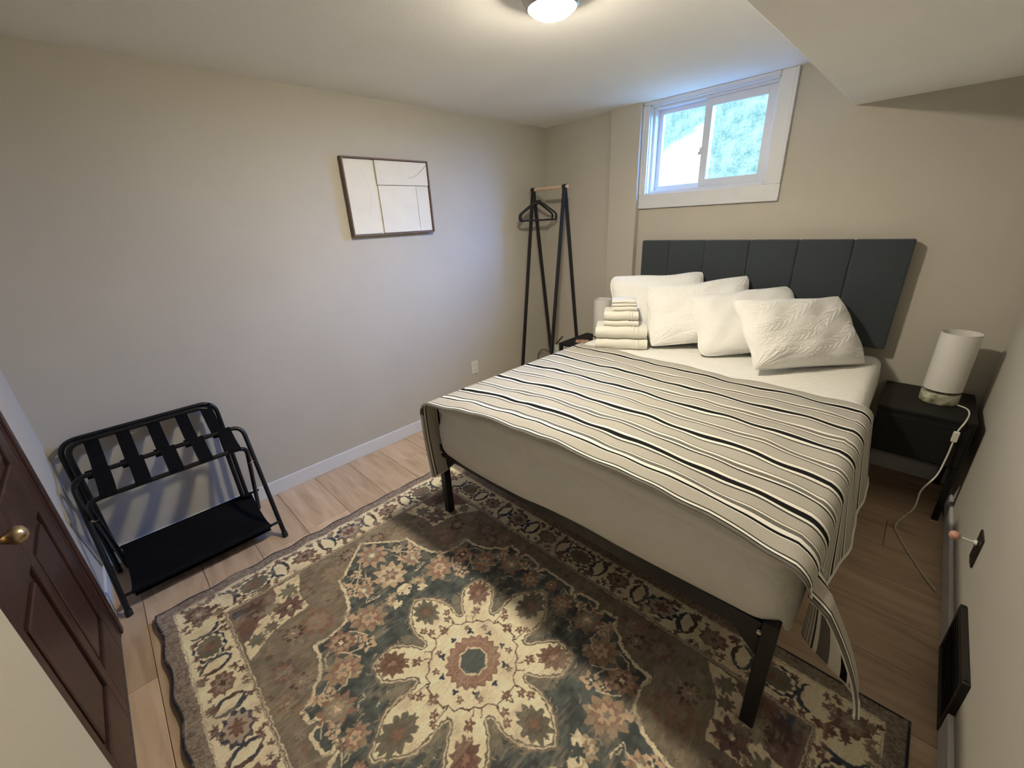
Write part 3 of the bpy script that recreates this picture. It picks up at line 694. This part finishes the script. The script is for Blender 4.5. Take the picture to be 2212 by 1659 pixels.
# headboard
hb = thing('headboard', 'dark slate grey upholstered headboard with vertical channels behind the pillows', 'headboard', (1.753, -0.05, 0.74))
xs = [1.0, 1.215, 1.462, 1.736, 1.998, 2.257, 2.506]
bm = bmesh.new(); add_box(bm, 1.0 - 1.753 + .01, 2.506 - 1.753 - .01, .012, .048, 0.012, .575, .006); mobj('back_board', bm, m_headb, hb)
for a, c in zip(xs, xs[1:]):
    bm = bmesh.new(); add_box(bm, a - 1.753 + .0008, c - 1.753 - .0008, -.036, .022, 0, .585, .011, 4)
    mobj('channel_panel', bm, m_headb, hb, True)
for x in (1.25, 2.25): box('strut', x - 1.753 - .02, x - 1.753 + .02, .015, .045, -.35, .05, m_black, hb)

# ---- striped blanket
def build_blanket():
    W, B, G, Mi, T, C = (.80, .775, .70), (.012, .012, .013), (.42, .395, .35), (.17, .16, .145), (.05, .046, .042), (.16, .15, .135)
    spec = [(.897, W), (.901, T), (.948, G), (.957, W), (.979, B), (.990, W), (.9945, T), (1.062, G), (1.072, W), (1.088, Mi), (1.097, W), (1.1015, T), (1.150, G), (1.161, W), (1.184, B), (1.197, W), (1.202, T),
            (1.260, G), (1.271, W), (1.289, Mi), (1.299, W), (1.304, T), (1.345, G), (1.348, T), (1.358, W), (1.380, B), (1.396, W), (1.403, T), (1.462, G), (1.465, T), (1.475, W), (1.492, Mi), (1.501, W), (1.506, B),
            (1.558, G), (1.560, T), (1.574, W), (1.597, B), (1.611, W), (1.617, T), (1.672, G), (1.675, T), (1.686, W), (1.704, Mi), (1.713, W), (1.720, B), (1.771, G), (1.7735, T), (1.788, W), (1.811, B), (1.822, W), (1.829, T),
            (1.876, G), (1.879, T), (1.885, W), (1.901, C), (1.917, W), (1.927, B), (1.931, W), (1.985, G), (1.990, T), (1.999, W), (2.004, B), (2.013, Mi)]
    rows = [.887]; cls = []
    for yb, c in spec:
        ya = rows[-1]
        if c is G:                               # woven fine lines
            n = max(1, int(round((yb - ya) / .0029)))
            for k in range(n):
                rows.append(ya + (yb - ya) * (k + 1) / n)
                near = min(1, max(0, (yb - 1.3) / .6)); d = .10 + .30 * near
                cls.append(tuple(q * (1 + (d if k % 2 else -d)) for q in G))
        else: rows.append(yb); cls.append(c)
    rows = np.array(rows)
    # hem roll under
    roll = [(2.016, 0.0, -.004), (2.014, 0, -.009), (2.004, 0, -.011)]
    nr = len(rows)
    # cross-section parameter: left hem -> over the top -> right hem
    XL, XR, R = .945, 2.560, .055
    LH, RH = .375, .345
    sec = []                                     # (x, drop, side, s)
    for s in np.linspace(1, 0, 16)[:-1]: sec.append((XL, R + s * (LH - R), -1, s))
    for t in np.linspace(0, PI / 2, 8): sec.append((XL + R * (1 - math.cos(t)), R * (1 - math.sin(t)), -1, 0))
    for x in np.linspace(XL + R, XR - R, 96)[1:-1]: sec.append((x, 0, 0, 0))
    for t in np.linspace(PI / 2, 0, 8): sec.append((XR - R * (1 - math.cos(t)), R * (1 - math.sin(t)), 1, 0))
    for s in np.linspace(0, 1, 18)[1:]: sec.append((XR, R + s * (RH - R), 1, s))
    sec = np.array(sec); ns = len(sec)
    x0 = sec[:, 0][:, None]; drop = sec[:, 1][:, None]; sd = sec[:, 2][:, None]; s = sec[:, 3][:, None]
    yn = -rows[None, :]
    # remap for the crowned top: nominal lines were measured on a flat top
    yv = yn.copy() * np.ones((ns, 1))
    for _ in range(4): yv = -3.0826 + (yn + 3.0826) * (1.51 - TOPZ - hump(np.full_like(yv, 2.12), yv) - .006) / (1.51 - .695)
    t = (rows[None, :] - .887) / (2.013 - .887)
    far = np.interp(x0, [.9, 1.0, 1.4, 2.0, 2.3, 2.6], [.075, .066, .05, .0, 0.0, -.035])
    frt = np.interp(x0, [.9, 1.1, 1.41, 1.9, 2.1, 2.3, 2.49, 2.6], [-.055, -.035, .005, .008, 0, -.002, -.025, -.05])
    y = yv + far * (1 - t) + (frt - .014) * t ** 1.5
    y = y + .003 * np.sin(9 * x0 + 5 * t) * np.sin(13 * t + 2 * x0) + .0018 * np.sin(21 * x0 + 9 * t) + .0012 * np.sin(47 * x0 - 11 * t)
    z = TOPZ + .014 - drop + hump(x0, y) * (1 - np.clip(drop / .06, 0, 1))
    z = z + (drop <= 0) * (.0025 * np.sin(14 * x0 + 11 * y) + .002 * np.sin(37 * y + 5 * x0 * x0) + .0015 * np.sin(33 * x0 - 9 * y))
    nearf = sstep(-1.72, -2.05, y)
    fold = np.sin(y * 17 + 1.0) * .5 + np.sin(y * 37) * .2
    x = x0 + sd * s * (.020 + .010 * fold) 
    nf2 = sstep(-1.95, -2.06, y); fs = 1 - (1 - s) ** 1.7
    x = x + (sd > 0) * (s * .022 * (1 - nf2) + nf2 * (.022 * sstep(0, .1, s) + .102 * fs) - s * .035 * sstep(-1.5, -1.85, y) * (1 - nf2))
    x = x - (sd < 0) * s * (.004 + .02 * (1 - nearf)) + (sd < 0) * s ** 1.5 * nearf * .075
    z = z - (sd > 0) * s * (nf2 * -.012 - .02 * (1 - nf2)) - (sd < 0) * s * nearf * .03
    y = y - (s * nearf) * (sd > 0) * .004 - (s * nearf) * (sd < 0) * .015
    P = np.stack([x, y, z], -1)
    # rolled hem rows
    extra = []
    for k, (yb, _, dz) in enumerate(roll):
        e_ = P[:, -1].copy(); e_[:, 1] += -(yb - 2.013); nz = np.where(s[:, 0] > 0, 0, 1); e_[:, 2] += dz * nz; e_[:, 0] -= np.where(s[:, 0] > 0, sd[:, 0] * -dz, 0); extra.append(e_)
    P = np.concatenate([P] + [q[:, None] for q in extra], 1)
    cls = cls + [Mi, W, (.62, .6, .55)]
    o = grid_obj('striped_blanket', P, m_blanket, flip=True)
    nf = (ns - 1) * (P.shape[1] - 1)
    fc = np.ones((ns - 1, P.shape[1] - 1, 4), np.float32); fc[..., :3] = np.array(cls)[None]
    # rope-like stitches and chain
    ii = np.arange(ns - 1)
    cols = np.repeat(fc.reshape(nf, 1, 4), 4, 1)
    a = o.data.color_attributes.new('Col', 'FLOAT_COLOR', 'CORNER'); a.data.foreach_set('color', cols.reshape(-1))
    so = o.modifiers.new('thick', 'SOLIDIFY'); so.thickness = 0.005; so.offset = -1
    tag(o, 'cream and black striped woven throw blanket spread across the foot half of the bed', 'blanket')
    # rolled white side hem on the right edge and the left edge
    for idx, nm in ((ns - 1, 'hem'), (0, 'hem')):
        path = [Vector(P[idx, j]) for j in range(0, P.shape[1], 6)] + [Vector(P[idx, -1])]
        tube(nm, path, .0055, m_towel, o, n=8)
build_blanket()

# ================================================================== PILLOWS
def pillow_obj(name, cx, yaw, lean, roll, w, h, th, m, emboss, seed):
    nu, nv = (300, 210) if emboss else (70, 50)
    u = np.linspace(-1, 1, nu)[:, None] * np.ones((1, nv)); v = np.linspace(-1, 1, nv)[None, :] * np.ones((nu, 1))
    eu = 1 - np.abs(u) ** 3.0; ev = 1 - np.abs(v) ** 3.0
    T = np.clip(eu, 0, 1) ** .55 * np.clip(ev, 0, 1) ** .55
    # edges pull in between the ears
    xx = u * w / 2 * (1 - .030 * (1 - v ** 2) * np.abs(u) ** 3); zz = v * h / 2 * (1 - .040 * (1 - u ** 2) * np.abs(v) ** 3)
    ph = seed * 1.7
    rc = 1 - (.035 if emboss else .07) * (np.abs(u) ** 6) * (np.abs(v) ** 6); xx = xx * rc; zz = zz * rc
    zz = zz - .012 * sstep(.5, 1, v) * (1 - u ** 2) * (1 + .4 * np.sin(5 * u + ph)); xx = xx + .006 * np.sin(7 * v + ph) * np.abs(u) ** 3
    crease = .006 * (np.sin(6 * u + 4 * v + ph) * np.sin(5 * v - 3 * u + ph) + .5 * np.sin(11 * u - 7 * v + 2 * ph)) + .003 * np.exp(-((np.hypot(u - np.sign(u), v - np.sign(v))) / .5) ** 2) * np.sin(26 * (np.arctan2(v - np.sign(v), u - np.sign(u))))
    em = 0
    if emboss:
        X = u * w / 2; Z = v * h / 2; em = np.zeros_like(X); cover = np.zeros_like(X)
        stems = []
        for k in range(9):
            off = (-.42 + .105 * k); tt = np.linspace(-.42, .42, 70)
            stems.append(np.stack([tt, off + .038 * np.sin(tt * 10 + k * 1.3) + .30 * tt], 1))
        for st in stems:
            seg = np.hypot(*np.diff(st, axis=0).T); cum = np.concatenate([[0], np.cumsum(seg)])
            d2 = (X[..., None] - st[:, 0]) ** 2 + (Z[..., None] - st[:, 1]) ** 2
            j = d2.argmin(-1); d = np.sqrt(d2.min(-1)); sa = cum[j]
            lobe = np.abs(np.sin(PI * (sa - .9 * d) / .019)) ** .55 * np.clip(1 - (d / .036) ** 4, 0, 1) * sstep(.001, .005, d)
            em = np.maximum(em, lobe)
        rr_ = np.hypot(X - .03, Z - .0); a = np.arctan2(Z, X - .03)
        em = np.where(rr_ < .05, np.abs(np.sin(8 * a)) ** .7 * sstep(.05, .04, rr_), em)
        em = em * .0032 * sstep(.98, .86, np.maximum(np.abs(u), np.abs(v)))
    F = np.stack([xx, -(T * th * .55 + crease * T ** .5 + em), zz], -1); Bk = np.stack([xx, T * th * .45, zz], -1)
    P = np.concatenate([F, Bk[:, ::-1]], 1)
    o = grid_obj(name, P, m)
    Rm = Matrix.Rotation(yaw, 4, 'Z') @ Matrix.Rotation(-lean, 4, 'X') @ Matrix.Rotation(roll * -1, 4, 'Y')
    o.matrix_world = Matrix.Translation(cx) @ Rm
    # seam piping
    k = 40
    per = [(a, -1) for a in np.linspace(-1, 1, k)] + [(1, a) for a in np.linspace(-1, 1, k)[1:]] + [(a, 1) for a in np.linspace(1, -1, k)[1:]] + [(-1, a) for a in np.linspace(1, -1, k)[1:-1]]
    idx = [(int(round((a + 1) / 2 * (nu - 1))), int(round((c + 1) / 2 * (nv - 1)))) for a, c in per]
    path = [(xx[i, j], 0, zz[i, j]) for i, j in idx]
    tube('seam', path, .004, m, o, n=6, closed=True)
    return o
r_ = math.radians
PL = [('pillow', (1.300, -.385, .925), 32, 28, 2, .62, .45, .135, m_pil, False, 'plain white pillow at the back left of the bed, half hidden behind the towel stack'),
      ('pillow', (1.590, -.405, .916), 30, 39, 6, .635, .445, .135, m_pil, True, 'white feather-quilted pillow in the middle left, just right of the towel stack'),
      ('pillow', (1.870, -.392, .887), 34, 42, 6, .59, .43, .14, m_pil, False, 'plain white pillow third from the left, between the two quilted pillows'),
      ('pillow', (2.158, -.468, .880), 54, 41, -3, .655, .42, .16, m_pil, True, 'white feather-quilted pillow at the right front of the pillow row')]
for i, (nm, c, ya, le, ro, w, h, th, m, em, lab) in enumerate(PL):
    tag(pillow_obj(nm, Vector(c), r_(ya), r_(le), r_(ro), w, h, th, m, em, i), lab, 'pillow', 'bed pillows')

# ================================================================== TOWELS
def towel(w, d, h, base, yaw, label, layers=2, bands=True, ox=0.0, cat='towel'):
    t = thing('folded_towel', label, cat, base, yaw, 'folded towels on the bed')
    lh = h / layers
    bm = bmesh.new()
    # folded cross-section: rounded front fold, layered sides -> stacked rounded slabs joined at the front fold
    n = 14
    def sect(z0, z1, inset):
        r = (z1 - z0) / 2; pts = []
        for k in range(9): a = -PI / 2 - PI * k / 8; pts.append((-d / 2 + r + r * math.cos(a) + inset, (z0 + z1) / 2 + r * math.sin(a)))
        pts.append((d / 2, z1)); pts.append((d / 2, z0)); return pts
    nx = 26
    for L_ in range(layers):
        z0, z1 = L_ * lh, (L_ + 1) * lh - .0006
        sc = sect(z0, z1, .002 * (L_ % 2))
        rings = []
        for i in range(nx + 1):
            u = -w / 2 + w * i / nx; e = 1.0 if 0 < i < nx else .80
            wob = .0022 * math.sin(9 * u * 6 + L_ * 2) + .0015 * math.sin(31 * u + L_)
            rings.append([bm.verts.new((u + .001 * math.sin(5 * q[1] * 100 + L_), q[0] + wob, z0 + (z1 - z0) / 2 + (q[1] - (z0 + z1) / 2) * e + wob * .3)) for q in sc])
        m_ = len(sc)
        for A, B in zip(rings, rings[1:]):
            for j in range(m_): bm.faces.new((A[j], A[(j + 1) % m_], B[(j + 1) % m_], B[j]))
        bm.faces.new(rings[0][::-1]); bm.faces.new(rings[-1])
    mobj('towel_body', bm, m_towel, t, True)
    if bands:
        for bx in (.26, .34):
            bm = bmesh.new(); x0 = w * bx - .006; r = h / 2
            pts = [(x0 + .004, -d / 2 + r + (r + .0014) * math.cos(-PI / 2 - PI * k / 12) if True else 0, r + (r + .0014) * math.sin(-PI / 2 - PI * k / 12)) for k in range(13)]
            pts = [(x0, p[1] if layers == 1 else -d / 2 - .0022 + .004 * (abs(p[2] - r) / r) ** 4, p[2]) for p in pts]
            add_tube(bm, pts, .0042, 6); mobj('woven_band', bm, m_towel, t, True)
    return t
yw = r_(30)
cb = Vector((1.232, -.722, TOPZ + .006))
def off(dx, dy, z): return (cb.x + dx * math.cos(yw) - dy * math.sin(yw), cb.y + dx * math.sin(yw) + dy * math.cos(yw), cb.z + z)
towel(.325, .19, .070, off(0, 0, 0), yw, 'large white bath towel at the bottom of the towel stack', 1)
towel(.320, .19, .078, off(-.004, .003, .0705), yw, 'large white bath towel second from the bottom of the towel stack', 1)
towel(.215, .15, .034, off(-.006, .012, .149), yw, 'thin white hand towel resting on the upper bath towel', 1, False)
towel(.213, .15, .058, off(-.008, .014, .1835), yw, 'white hand towel with woven bands just below the washcloths', 1)
towel(.150, .12, .028, off(.012, .022, .242), yw, 'white washcloth second from the top of the towel stack', 1, False)
towel(.150, .12, .040, off(.006, .026, .2705), yw, 'white washcloth on the very top of the towel stack', 2, False)

# ================================================================== BEDSIDE TABLES, LAMPS
def bedside(x0, x1, y0, y1, label, drawer):
    c = ((x0 + x1) / 2, (y0 + y1) / 2)
    t = thing('bedside_table', label, 'table', (c[0], c[1], 0), 0, 'black bedside tables')
    hx, hy = (x1 - x0) / 2, (y1 - y0) / 2
    box('table_top', -hx, hx, -hy, hy, .530, .550, m_blackwood, t, bev=.003)
    for sx in (-1, 1):
        for sy in (-1, 1):
            a, c2 = sx * (hx - .014), sy * (hy - .014)
            box('leg', a - .0125, a + .0125, c2 - .0125, c2 + .0125, 0, .530, m_blackwood, t, bev=.002, seg=1)
    if drawer:
        box('drawer', -hx + .004, hx - .004, -hy + .004, hy - .004, .30, .5295, m_blackwood, t, bev=.003)
        box('drawer_front', -hx + .012, hx - .012, -hy - .006, -hy + .006, .31, .515, m_blackwood, t, bev=.003)
    else:
        box('shelf', -hx + .005, hx - .005, -hy + .005, hy - .005, .16, .178, m_blackwood, t, bev=.003)
    return t
bedside(.530, .905, -.500, -.100, 'black bedside table left of the bed beside the clothes rack', False)
bedside(2.556, 2.905, -.445, -.020, 'black bedside table right of the bed under the marble lamp', True)
def lamp(cx, cy, label):
    t = thing('table_lamp', label, 'lamp', (cx, cy, .550), 0, 'marble based table lamps')
    lathe('base', [(0, 0), (.072, 0), (.0735, .003), (.0735, .050), (.071, .053), (0, .053)], m_marble, t, n=56)
    lathe('stem', [(.012, .05), (.012, .12), (.009, .125), (0, .125)], m_brass, t, n=20)
    lathe('lamp_shade', [(.070, .068), (.072, .068), (.0725, .355), (.0705, .356), (.0695, .350), (.0685, .072), (.070, .068)], m_shade, t, n=64)
    lathe('bulb', [(.010, .125), (.012, .14), (.026, .18), (.027, .20), (.018, .222), (0, .228)], m_ivory, t, n=24)
    bm = bmesh.new()
    for k in range(3):
        a = 2 * PI * k / 3; add_tube(bm, [(.010 * math.cos(a), .010 * math.sin(a), .122), (.0695 * math.cos(a), .0695 * math.sin(a), .122)], .0016, 6)
    mobj('shade_ring', bm, m_nickel, t, True)
    return t
lr = lamp(2.768, -.213, 'white drum table lamp with green marble base on the right bedside table')
lamp(.818, -.300, 'white drum table lamp on the left bedside table, half hidden behind the towels')
# cord with inline switch (part of the right lamp)
def rel(o, pts): return [Vector(p) - Vector(o.location) for p in pts]
cp = [(2.838, -.250, .556), (2.868, -.30, .562), (2.875, -.36, .556), (2.862, -.452, .548), (2.850, -.462, .50), (2.848, -.470, .44), (2.846, -.475, .36), (2.835, -.50, .27), (2.800, -.555, .20), (2.795, -.60, .12), (2.755, -.63, .012), (2.79, -.75, .006), (2.86, -.92, .006), (2.905, -1.02, .012)]
tube('cord', rel(lr, smooth_path(cp, 6)), .0035, m_clear, lr, n=8)
sw = Vector((2.8485, -.466, .475)) - Vector(lr.location)
box('cord_switch', sw.x - .011, sw.x + .011, sw.y - .009, sw.y + .009, sw.z - .026, sw.z + .026, m_clear, lr, bev=.004)
# small printed packet
t = thing('snack_packet', 'small red printed packet lying on the left bedside table', 'packet', (.672, -.375, .5505), .5)
box('packet_body', -.05, .05, -.035, .035, 0, .012, m_red, t, bev=.004); box('packet_seal', .05, .06, -.035, .035, .003, .007, m_pale, t, bev=.001)

# ================================================================== CLOTHES RACK
cr = thing('clothes_rack', 'black metal folding clothes rack with wooden rail in the far corner', 'rack', (.26, -.283, 0))
co = Vector(cr.location)
for x in (.10, .425):
    for s in (-1, 1):
        bm = bmesh.new(); add_tube(bm, [Vector((x, -.283 + s * .246, .0)) - co, Vector((x, -.283 + s * .006, 1.722)) - co], .0105, square=True); mobj('leg', bm, m_black, cr)
    bm = bmesh.new(); add_tube(bm, [Vector((x - .016, -.283, 1.735)) - co, Vector((x + .016, -.283, 1.735)) - co], .0180, 20); mobj('collar', bm, m_black, cr, True)
tube('hanging_rail', [Vector((.066, -.283, 1.735)) - co, Vector((.455, -.283, 1.735)) - co], .0125, m_dowel, cr, n=20)
def hanger(x, rz, label, first=False):
    t = thing('clothes_hanger', label, 'hanger', (x, -.283, 1.735), rz, 'black hangers on the rack')
    w = .214
    path = arc_path([(0, -.008, -.095), (0, -.05, -.105), (0, -w, -.185), (0, -w, -.232), (0, w, -.232), (0, w, -.185), (0, .05, -.105), (0, .008, -.095)], .035, 8)
    bm = bmesh.new(); add_tube(bm, path, .0078, 8); add_box(bm, -.006, .006, -.022, .022, -.112, -.078, .005)
    mobj('hanger_body', bm, m_velvet, t, True)
    hk = [(0, 0, -.08), (0, 0, -.045)] + [(0, -.0205 * math.cos(a) * 1.0, .0 + .0205 * math.sin(a)) for a in np.linspace(-1.4, 3.3, 14)]
    tube('hook', smooth_path([(0, 0, -.08), (0, .002, -.05), (0, .012, -.032), (0, .0205, -.006), (0, .014, .015), (0, 0, .0205), (0, -.014, .015), (0, -.0205, -.002)], 5), .0017, m_chrome, t, n=8)
    return t
hanger(.130, .02, 'black velvet clothes hanger nearest the left wall on the rack')
hanger(.160, -.045, 'second black velvet clothes hanger in front of the other one')
# clutter behind the bed, below the rack
t = thing('duster', 'pale rounded duster with black stick handle leaning by the left bedside table', 'duster', (.27, -.21, .0))
lathe('duster_head', [(0, .30), (.022, .305), (.034, .34), (.036, .38), (.026, .415), (.010, .425), (0, .426)], m_pale, t, n=24)
tube('handle', [(0, 0, .42), (.02, -.0, .45), (.075, 0, .51)], .006, m_dark, t, n=8); tube('stem', [(0, 0, 0), (0, 0, .31)], .008, m_dark, t, n=8)
t = tag(tube('looped_cord', smooth_path([(.03, -.12, .004), (.022, -.16, .15), (.022, -.19, .24), (.03, -.17, .30), (.05, -.13, .315), (.09, -.10, .29), (.13, -.10, .27), (.20, -.14, .25), (.26, -.16, .12), (.28, -.14, .004)], 8), .0045, m_cordbr, None, n=8), 'brown looped cord standing up from the floor behind the bed', 'cord')

# ================================================================== PICTURE
pic = thing('framed_art', 'framed cream relief artwork in a thin brown wood frame on the left wall', 'picture', (0.0, -1.565, 1.683))
py0, py1, pz0, pz1 = -.298, .299, -.220, .220
fw = .0085
bm = bmesh.new()
for a in ((py0, py0 + fw, pz0, pz1), (py1 - fw, py1, pz0, pz1)): add_box(bm, .001, .040, a[0], a[1], a[2], a[3], .001, 1)
for a in ((py0 + fw, py1 - fw, pz0, pz0 + fw), (py0 + fw, py1 - fw, pz1 - fw, pz1)): add_box(bm, .001, .040, a[0], a[1], a[2], a[3], .001, 1)
mobj('frame', bm, m_frame, pic)
box('backing', .0015, .016, py0 + fw, py1 - fw, pz0 + fw, pz1 - fw, m_plaster, pic)
iy0, iy1, iz0, iz1 = py0 + fw + .003, py1 - fw - .003, pz0 + fw + .003, pz1 - fw - .003
ys, zs, y2 = -.088, .072, .190
box('relief_panel', .015, .024, iy0, ys - .006, iz0, iz1, m_plaster, pic, bev=.0015, seg=1)
box('relief_panel', .015, .034, ys, iy1, zs, iz1, m_plaster, pic, bev=.0015, seg=1)
box('relief_panel', .015, .031, ys + .004, y2 - .002, iz0, zs - .003, m_plaster, pic, bev=.0015, seg=1)
box('relief_panel', .015, .029, y2 + .002, iy1, iz0, zs - .003, m_plaster, pic, bev=.0015, seg=1)
arcp = [(.0342, .288 - .145 * math.sin(a), .205 - .040 * (1 - math.cos(a)) * 1.0 - .012) for a in np.linspace(0.05, 1.1, 12)]
arcp = [(.0340, iy1 - .002 - .15 * k / 11, iz1 - .012 - .082 * math.sin(PI / 2 * k / 11)) for k in range(12)]
tube('incised_arc', arcp, [.0016 * (1 - .7 * k / 11) for k in range(12)], m_frame, pic, n=6)
arcp = [(.0240, -.288 + .15 * math.sin(a), .02 - .19 * math.cos(a)) for a in np.linspace(.3, 2.7, 20)]
tube('incised_arc', arcp, .0010, m_plaster, pic, n=5)

# ================================================================== CEILING LIGHT
cl = thing('ceiling_light', 'round flush ceiling light with glowing glass dome and nickel pan', 'ceiling light', (1.475, -1.714, H_))
lathe('pan', [(0, -.001), (.106, -.001), (.111, -.006), (.109, -.020), (.098, -.034), (.088, -.042), (.084, -.040), (0, -.034)], m_nickel, cl, n=64)
lathe('trim_ring', [(.083, -.038), (.089, -.042), (.089, -.050), (.083, -.055), (.077, -.052), (.076, -.040)], m_nickel, cl, n=64)
dome = [(.0765 * math.cos(t), -.050 - .030 * math.sin(t)) for t in np.linspace(0, PI / 2, 14)]; dome[-1] = (0, dome[-1][1])
lathe('glass_dome', [(.0755, -.042)] + dome, m_dome, cl, n=56)

# ================================================================== LUGGAGE RACK
lg = thing('luggage_rack', 'black folding luggage rack with webbing straps and cloth shelf by the left wall', 'luggage rack', (.25, -3.065, 0))
lo = Vector(lg.location); YA, YB = -3.385, -2.745
def ux(name, foot, top, r=.0105, ya=YA, yb=YB, rad=.055):
    (fx, fz), (tx, tz) = foot, top
    return tube(name, [p - lo for p in arc_path([(fx, ya, fz), (tx, ya, tz), (tx, yb, tz), (fx, yb, fz)], rad, 8)], r, m_rackm, lg, n=12)
ux('front_leg_frame', (.452, .006), (.205, .583), ya=YA + .002, yb=YB)
ux('rear_leg_frame', (.080, .006), (.335, .520), ya=YA + .026, yb=YB - .026)
ux('back_rest_frame', (.100, .006), (.040, .700), ya=YA - .006, yb=YB - .06, rad=.07)
ux('back_rest_frame', (.118, .137), (.068, .690), ya=YA + .018, yb=YB - .085, rad=.06)
for (x, z) in ((.425, .085), (.105, .135)): tube('shelf_bar', [Vector((x, YA + .004, z)) - lo, Vector((x, YB - .002, z)) - lo], .007, m_rackm, lg, n=10)
for yv in (YA + .014, YB - .013):
    bm = bmesh.new(); add_tube(bm, [Vector((.283, yv - .018, .405)) - lo, Vector((.283, yv + .018, .405)) - lo], .006, 10); mobj('pivot_bolt', bm, m_chrome, lg, True)
for yv in (YA + .002, YB): 
    bm = bmesh.new(); add_tube(bm, [Vector((.4535, yv, .0005)) - lo, Vector((.4435, yv, .026)) - lo], .0135, 12); mobj('foot_cap', bm, m_dark, lg, True)
def strip(name, path, w, th, m, parent):
    """flat band following path (x,z) at y in [-w/2,w/2]"""
    bm = bmesh.new(); P = [Vector(p) for p in path]; rows_ = []
    for i, p in enumerate(P):
        t = (P[min(i + 1, len(P) - 1)] - P[max(i - 1, 0)]).normalized(); n = Vector((-t.z, 0, t.x))
        rows_.append([bm.verts.new(p + Vector((0, sy * w / 2, 0)) + n * sn * th / 2) for sy, sn in ((-1, -1), (1, -1), (1, 1), (-1, 1))])
    for A, B in zip(rows_, rows_[1:]):
        for j in range(4): bm.faces.new((A[j], A[(j + 1) % 4], B[(j + 1) % 4], B[j]))
    bm.faces.new(rows_[0][::-1]); bm.faces.new(rows_[-1])
    return mobj(name, bm, m, parent)
def sag(a, c, d, n=10): return [(a[0] + (c[0] - a[0]) * t, 0, a[1] + (c[1] - a[1]) * t - d * 4 * t * (1 - t)) for t in np.linspace(0, 1, n)]
for yv in (-3.285, -3.178, -3.066, -2.955, -2.850):
    o = strip('webbing_strap', [(.066, 0, .702)] + sag((.056, .700), (.205, .596), .012), .050, .003, m_blackcloth, lg); o.location = Vector((0, yv, 0)) - lo
for yv in (-3.285, -3.170, -3.052, -2.938, -2.822):
    pth = sag((.205, .597), (.335, .533), .016) + [(.345, 0, .524), (.340, 0, .512)]
    o = strip('webbing_strap', pth, .055, .003, m_blackcloth, lg); o.location = Vector((0, yv, 0)) - lo
    o = strip('strap_tab', [(.196, 0, .596), (.192, 0, .575), (.197, 0, .558)], .03, .004, m_blackcloth, lg); o.location = Vector((0, yv - .035, 0)) - lo
pth = [(.100, 0, .139), (.108, 0, .144)] + sag((.112, .141), (.420, .090), .045, 16) + [(.430, 0, .090), (.433, 0, .080)]
o = strip('cloth_shelf', pth, .56, .003, m_blackcloth, lg); o.location = Vector((0, -3.068, 0)) - lo
o = strip('shelf_skirt', [(.112, 0, .128), (.20, 0, .060), (.30, 0, .035), (.41, 0, .050)], .555, .003, m_blackcloth, lg); o.location = Vector((0, -3.068, 0)) - lo

# ================================================================== OUTLETS, VENT, SMALL THINGS
t = thing('wall_outlet', 'ivory duplex wall outlet low on the left wall beside the bed', 'outlet', (0, -.985, .360))
box('cover_plate', .0005, .006, -.036, .036, -.058, .058, m_ivory, t, bev=.003)
for z in (-.022, .022):
    s = box('receptacle', .0055, .0075, -.017, .017, z - .014, z + .014, m_ivory, t, bev=.002)
    for yv in (-.006, .006): box('slot', .007, .0078, yv - .001, yv + .001, z - .004, z + .005, m_dark, s)
t = thing('wall_outlet', 'dark brown outlet plate low on the right wall', 'outlet', (W_, -1.130, .335))
box('cover_plate', -.006, -.0005, -.040, .040, -.062, .062, m_brownpl, t, bev=.003)
for z in (-.022, .022): box('receptacle', -.0085, -.0055, -.017, .017, z - .014, z + .014, m_dark, t, bev=.002)
t = thing('plug_in_freshener', 'small pink plug-in on a clear stem sticking out of the dark right wall outlet', 'air freshener', (W_ - .009, -1.130, .357))
tube('clear_stem', [(0, 0, 0), (-.045, 0, .001)], .004, m_clear, t, n=10)
o = lathe('pink_bulb', [(0, -.016), (.010, -.014), (.0155, -.004), (.0155, .006), (.010, .014), (0, .017)], m_pink, t, n=20); o.location = (-.056, 0, .002)
o = lathe('stem_base', [(0, 0), (.011, 0), (.009, .008), (0, .009)], m_clear, t, n=16); o.rotation_euler = (0, -PI / 2, 0)
# return-air grille where the right baseboard is interrupted
t = thing('floor_vent', 'dark metal vent grille low on the right wall interrupting the white baseboard', 'vent', (W_, -1.500, 0))
bm = bmesh.new(); add_box(bm, -.018, -.001, -.168, .168, .004, .028, .003); add_box(bm, -.018, -.001, -.168, .168, .205, .225, .003); add_box(bm, -.018, -.001, -.176, -.158, .004, .225, .003); add_box(bm, -.018, -.001, .158, .176, .004, .225, .003)
mobj('vent_frame', bm, m_vent, t); box('vent_back', -.008, -.001, -.16, .16, .02, .21, m_dark, t)
for k in range(9):
    z = .040 + k * .0188; bm = bmesh.new(); add_box(bm, -.008, .008, -.16, .16, -.001, .001, mtx=Matrix.Translation((-.010, 0, z)) @ Matrix.Rotation(.7, 4, 'Y')); mobj('vent_slat', bm, m_vent, t)
